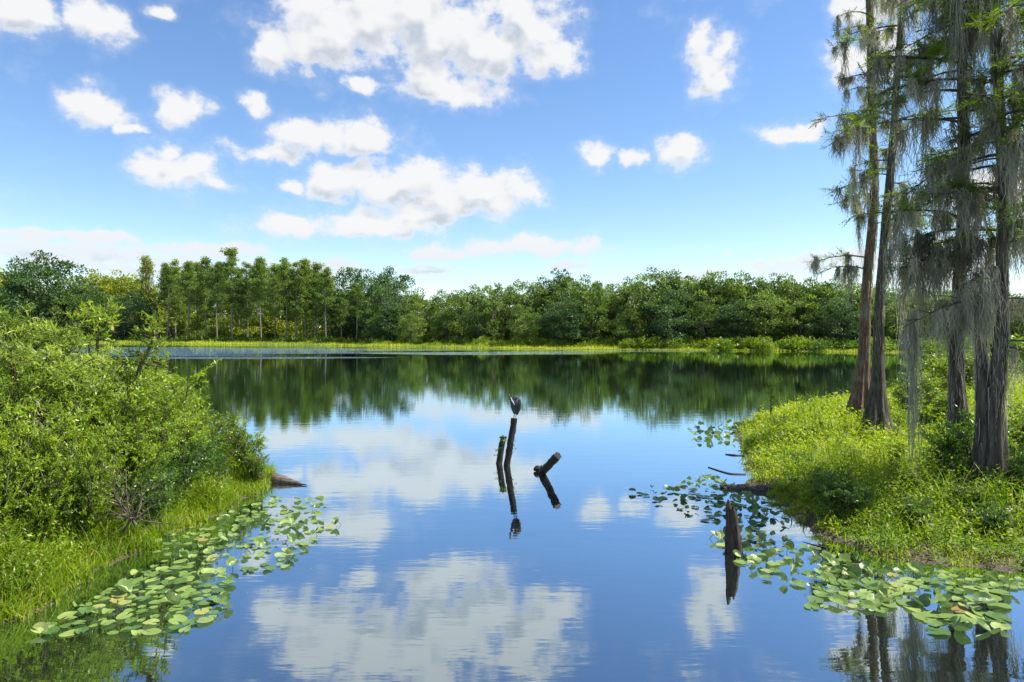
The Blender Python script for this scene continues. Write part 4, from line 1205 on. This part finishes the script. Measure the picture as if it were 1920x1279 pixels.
# ------------------------------------------------------------------ heron
hm = leaf_mat('heron_feather', (0.012, 0.014, 0.02), (0.05, 0.057, 0.075), 0.0, rough=.7, vary=0)
hp = leaf_mat('heron_pale', (0.30, 0.31, 0.33), (0.5, 0.5, 0.5), 0.0, rough=.7, vary=0)
hb = leaf_mat('heron_bill', (0.16, 0.13, 0.07), (0.28, 0.22, 0.10), 0.0, rough=.5, vary=0)
hl = leaf_mat('heron_leg', (0.10, 0.095, 0.08), (0.20, 0.19, 0.16), 0.0, rough=.6, vary=0)
hk = leaf_mat('heron_black', (0.01, 0.01, 0.012), (0.02, 0.02, 0.025), 0.0, rough=.5, vary=0)
he = empty('heron', (px_x(964.5, 17.8), 17.8, 1.235))
tag(he, 'grey heron with tucked neck standing on the tall leaning post', 'heron')
P = np.array([(.055, .02, .09), (.052, .02, .14), (.045, .01, .22), (.035, 0, .31), (.035, 0, .40), (.05, 0, .47), (.045, -.005, .525), (.01, -.02, .535), (-.03, -.045, .50), (-.062, -.06, .475), (-.088, -.065, .50), (-.098, -.065, .545), (-.105, -.065, .58), (-.118, -.066, .605)])
R = np.array([.012, .045, .085, .118, .13, .115, .085, .062, .05, .043, .036, .036, .038, .012])
t = np.linspace(0, 1, 40); k = np.linspace(0, 1, len(P))
pp = np.stack([np.interp(t, k, P[:, i]) for i in range(3)], 1); rr = np.interp(t, k, R)
for _ in range(2):
    pp[1:-1] = (pp[:-2] + 2 * pp[1:-1] + pp[2:]) / 4; rr[1:-1] = (rr[:-2] + 2 * rr[1:-1] + rr[2:]) / 4
b = MB(); b.tube(pp, rr, 16, True, tint=.45, flute=1 + rng.normal(0, .02, (40, 16))); b.build('body', hm, he, True)
for sx, nm in ((-1, 'wing'), (1, 'wing')):
    b = MB()
    t = np.linspace(0, 1, 12)
    wp = np.stack([.04 + sx * (.085 - .045 * t), -.055 + .03 * t, .50 - .40 * t], 1)
    b.tube(wp, .07 * np.sin(np.clip(.6 + t * 2.5, 0, 3.1)) + .004, 10, True, tint=.7 if sx < 0 else .2); b.build(nm, hm, he, True)
b = MB(); b.tube(np.array([(-.10, -.115, .57), (-.075, -.125, .50), (-.03, -.135, .43), (.0, -.14, .37)]), [.008, .016, .018, .006], 7); b.build('neck_stripe', hp, he, True)
b = MB(); b.tube(np.array([(-.112, -.068, .59), (-.13, -.072, .615), (-.142, -.075, .64)]), [.018, .012, .002], 8); b.build('bill', hb, he, True)
b = MB(); b.tube(np.array([(-.125, -.07, .60), (-.10, -.085, .615), (-.06, -.09, .60)]), [.006, .012, .003], 6); b.build('crest', hk, he, True)
b = MB(); b.tube(np.array([(-.118, -.098, .587), (-.118, -.104, .587)]), [.006, .004], 8, True); b.build('eye', hb, he, True)
for sx in (-.018, .03):
    b = MB(); b.tube(np.array([(sx + .02, 0, .17), (sx + .012, -.01, .09), (sx + .005, 0, .0)]), [.018, .012, .011], 6)
    for a in (-2.2, -1.57, -.9, 1.57):
        b.tube(np.array([(sx + .005, 0, .008), (sx + .005 + .05 * math.cos(a), .05 * math.sin(a), .006)]), [.007, .003], 4)
    b.build('leg', hl, he, True)

# ------------------------------------------------------------------ lily pads
def pad_material():
    m, nt, out = base_mat('lily_pad')
    N, L = nt.nodes, nt.links
    oi = N.new('ShaderNodeObjectInfo'); tc = N.new('ShaderNodeTexCoord')
    r = N.new('ShaderNodeValToRGB'); L.new(oi.outputs['Random'], r.inputs[0])
    el = r.color_ramp.elements
    el[0].position = 0; el[0].color = (.055, .12, .032, 1)
    el[1].position = .45; el[1].color = (.14, .22, .055, 1)
    for p, c in ((.75, (.205, .285, .08, 1)), (.9, (.24, .31, .10, 1)), (.97, (.27, .27, .08, 1)), (.994, (.19, .11, .06, 1))):
        k = el.new(p); k.color = c
    n = N.new('ShaderNodeTexNoise'); n.inputs['Scale'].default_value = 9; n.inputs['Detail'].default_value = 6
    ad = N.new('ShaderNodeVectorMath'); ad.operation = 'ADD'; L.new(tc.outputs['Object'], ad.inputs[0]); L.new(oi.outputs['Location'], ad.inputs[1])
    L.new(ad.outputs[0], n.inputs['Vector'])
    k = N.new('ShaderNodeMapRange'); k.inputs['From Min'].default_value = .6; k.inputs['From Max'].default_value = .75; k.inputs['To Max'].default_value = .7
    L.new(n.outputs['Fac'], k.inputs['Value'])
    mx = N.new('ShaderNodeMixRGB'); L.new(k.outputs[0], mx.inputs[0]); L.new(r.outputs[0], mx.inputs[1]); mx.inputs[2].default_value = (.25, .24, .09, 1)
    # radial veins
    sp = N.new('ShaderNodeSeparateXYZ'); L.new(tc.outputs['Object'], sp.inputs[0])
    at2 = N.new('ShaderNodeMath'); at2.operation = 'ARCTAN2'; L.new(sp.outputs[1], at2.inputs[0]); L.new(sp.outputs[0], at2.inputs[1])
    mu = N.new('ShaderNodeMath'); mu.operation = 'MULTIPLY'; mu.inputs[1].default_value = 15; L.new(at2.outputs[0], mu.inputs[0])
    si = N.new('ShaderNodeMath'); si.operation = 'SINE'; L.new(mu.outputs[0], si.inputs[0])
    bp = N.new('ShaderNodeBump'); bp.inputs['Strength'].default_value = .12; bp.inputs['Distance'].default_value = .003; L.new(si.outputs[0], bp.inputs['Height'])
    p = N.new('ShaderNodeBsdfPrincipled'); p.inputs['Roughness'].default_value = .42; p.inputs['Specular IOR Level'].default_value = .4
    L.new(mx.outputs[0], p.inputs['Base Color']); L.new(bp.outputs[0], p.inputs['Normal'])
    tr = N.new('ShaderNodeBsdfTranslucent'); L.new(mx.outputs[0], tr.inputs['Color'])
    ms = N.new('ShaderNodeMixShader'); ms.inputs[0].default_value = .25; L.new(p.outputs[0], ms.inputs[1]); L.new(tr.outputs[0], ms.inputs[2])
    L.new(ms.outputs[0], out.inputs[0])
    return m


M['pad'] = pad_material()


def pad_mesh(fold, wave, elong, notch):
    n = 22
    a = np.linspace(notch, 2 * np.pi - notch, n)
    rim = 1 + .04 * np.sin(3 * a + rng.uniform(0, 6)) + rng.normal(0, .012, n)
    V = [(.0, 0, 0)]
    p4, p1 = rng.uniform(0, 6, 2); curl = rng.uniform(0, .35)
    if rng.random() < .5: rim[rng.integers(2, n - 3)] *= .82      # bitten edge
    for rr in (.55, 1.0):
        x = np.cos(a) * rim * rr * elong; y = np.sin(a) * rim * rr
        if rr < 1: x = x - .08 * (1 - rr)
        z = fold * np.abs(y) ** 1.4 * rr + wave * rr ** 2 * np.sin(4 * a + p4) + curl * rr ** 4 * np.clip(np.sin(a + p1), 0, 1) ** 3 + (.03 * fold * rr)
        V += list(zip(x, y, z))
    V = np.array(V); b = MB()
    i = np.arange(n - 1)
    b.add(V, np.stack([np.zeros(n - 1, int), 1 + i, 2 + i], -1))
    b.v.append(V); b.f.append(np.stack([1 + i, 1 + n + i, 2 + n + i, 2 + i], -1) + b.n); b.t.append(np.full(len(V), .5)); b.n += len(V)
    return b.mesh('lily_pad', M['pad'], True)


FLAT = [pad_mesh(.0 + .03 * i, .02 + .012 * (i % 4), rng.uniform(1.0, 1.2), .12 + .03 * i) for i in range(8)]
CUP = [pad_mesh(.35 + .12 * i, .07, rng.uniform(1.05, 1.2), .2) for i in range(8)]
sb = MB(); sb.tube(np.array([(0, 0, -1.2), (.03, .02, -.6), (0, 0, 0)]), [.05, .05, .04], 6)
PSTEM = sb.mesh('stem', M['deep_leaf'], True)


def inpoly(x, y, poly):
    c = False
    for (x1, y1), (x2, y2) in zip(poly, poly[1:] + poly[:1]):
        if (y1 > y) != (y2 > y) and x < x1 + (y - y1) / (y2 - y1) * (x2 - x1): c = not c
    return c


PADS = []


def pads(poly, count, rmin, rmax, cup, mind, lab_flat, lab_cup, grp):
    done = []; tries = 0
    world = [gp(*p) for p in poly]
    wx = [p[0] for p in world]; wy = [p[1] for p in world]
    while len(done) < count and tries < count * 80:
        tries += 1
        x, y = rng.uniform(min(wx), max(wx)), rng.uniform(min(wy), max(wy))
        if not inpoly(x, y, world): continue
        if any((x - a) ** 2 + (y - c) ** 2 < mind ** 2 for a, c in done): continue
        if gz(x, y) > -.006: continue
        done.append((x, y))
        r = rng.uniform(rmin, rmax); up = rng.random() < cup
        if up:
            loc = (x, y, rng.uniform(.02, .04 + .5 * r)); rot = (rng.uniform(-.6, .6), rng.uniform(-.7, .5), rng.uniform(0, 6.28))
        else:
            loc = (x, y, .008 + .004 * (len(done) % 5)); rot = (rng.uniform(-.03, .03), rng.uniform(-.03, .03), rng.uniform(0, 6.28))
        PADS.append((r / y, r, up, int(rng.integers(8)), loc, rot, lab_cup if up else lab_flat, ('raised ' if up else 'floating ') + grp))


def place_pads(limit=295):
    PADS.sort(key=lambda p: -p[0])
    rest = MB()
    for i, (_, r, up, k, loc, rot, lab, grp) in enumerate(PADS):
        me = (CUP if up else FLAT)[k]
        if i < limit:
            o = mobj('lily_pad', me); o.scale = (r, r, r); o.location = loc; o.rotation_euler = rot
            if up: mobj('stem', PSTEM, o)
            tag(o, lab, 'lily pad', grp)
        else:
            mt = Euler(rot).to_matrix()
            V = np.array([list(mt @ (v.co * r) + Vector(loc)) for v in me.vertices])
            for pl in me.polygons: pass
            tri = np.array([list(p.vertices) for p in me.polygons if len(p.vertices) == 3]); qd = np.array([list(p.vertices) for p in me.polygons if len(p.vertices) == 4])
            n0 = rest.n; rest.add(V, tri); rest.f.append(qd + n0)
    if rest.n:
        tag(rest.build('small_lily_pads', M['pad'], None, True), 'scattered smallest lily pads filling gaps in the rafts on the lake', 'lily pads', kind='stuff')


pads([(60, 1190), (190, 1110), (330, 1040), (420, 1070), (440, 1150), (360, 1185), (230, 1192)], 125, 0.04, 0.105, 0.16, 0.11, 'round lily pad floating flat under the grass of the thicket bank', 'lily leaf raised above the floating pads under the thicket bank grass', 'pads by the thicket grass')
pads([(250, 1030), (380, 975), (500, 935), (620, 935), (585, 1035), (520, 1075), (400, 1080)], 165, 0.035, 0.09, 0.4, 0.098, 'lily pad floating in the dense raft leading to the pointed log', 'upright lily leaf in the dense raft leading to the pointed log', 'pads of the dense raft')
pads([(545, 985), (640, 980), (630, 995), (560, 1000)], 8, 0.05, 0.09, 0.5, 0.18, 'small pad floating loose at the edge of the dense raft', 'small upright leaf at the loose edge of the dense raft', 'loose pads')
pads([(1180, 925), (1330, 890), (1480, 960), (1500, 985), (1420, 1000), (1330, 985)], 115, 0.045, 0.095, 0.5, 0.125, 'pad floating in the patch between the stump and the sunken log', 'upright leaf in the patch between the stump and the sunken log', 'pads behind the stump')
pads([(1325, 1005), (1420, 990), (1520, 1030), (1640, 1062), (1560, 1120), (1430, 1090)], 75, 0.05, 0.1, 0.4, 0.14, 'lily pad floating beside the jagged stump along the muddy edge', 'upright lily leaf beside the jagged stump along the muddy edge', 'pads beside the stump')
pads([(1540, 1050), (1700, 1070), (1920, 1085), (1930, 1120), (1690, 1110), (1660, 1150), (1520, 1140)], 105, 0.05, 0.11, 0.2, 0.122, 'broad lily pad floating below the leafy bushes of the cypress bank', 'raised broad leaf below the leafy bushes of the cypress bank', 'pads below the bushes')
pads([(1690, 1125), (1870, 1120), (1890, 1180), (1760, 1195)], 28, 0.08, 0.13, 0.18, 0.165, 'large lily pad in the outer cluster over the cypress reflections', 'raised leaf in the outer cluster over the cypress reflections', 'pads of the outer cluster')
pads([(1290, 802), (1385, 795), (1390, 832), (1310, 835)], 40, 0.07, 0.12, 0.5, 0.18, 'small pad floating off the grassy tip of the cypress bank', 'upright leaf off the grassy tip of the cypress bank', 'pads off the grassy tip')
place_pads()

# ------------------------------------------------------------------ dry litter on the muddy edges, flecks on the water
b = MB()
for (x0, x1, y0, y1, n0) in ((-9, -5, 7.2, 17, 16000), (4.6, 13, 9, 20, 22000)):
    x, y, z, s = scatter(n0, x0, x1, y0, y1, -.12, .4)
    n = len(x)
    b.blades(np.stack([x, y, z - .005], 1), rng.uniform(.05, .2, n), rng.uniform(.006, .016, n), rng.uniform(.9, 1.5, n), rng.uniform(0, 6.28, n), np.where(rng.random(n) < .45, 1.0, np.clip(rng.normal(.4, .25, n), 0, .9)), 2)
tag(b.build('plant_litter', M['grass']), 'dry and green blades fallen over the muddy waterlines', 'litter', kind='stuff')
b = MB()
n = 420
pk = rng.integers(0, len(PADS), n)
c = np.array([PADS[i][4] for i in pk]); c[:, :2] += rng.normal(0, .55, (n, 2)); c[:, 2] = .004
k = ground_z(c[:, 0], c[:, 1]) < -.01
c = c[k]; n = len(c); a = rng.uniform(0, 6.28, n)
b.leaves(c, np.stack([np.cos(a), np.sin(a), 0 * a], 1), np.tile([0, 0, 1.0], (n, 1)), rng.uniform(.015, .05, n), rng.uniform(.008, .02, n), np.where(rng.random(n) < .6, 1.0, .2))
tag(b.build('floating_flecks', M['shrub_leaf']), 'tiny leaf scraps floating on the water around the lily pads', 'debris', kind='stuff')
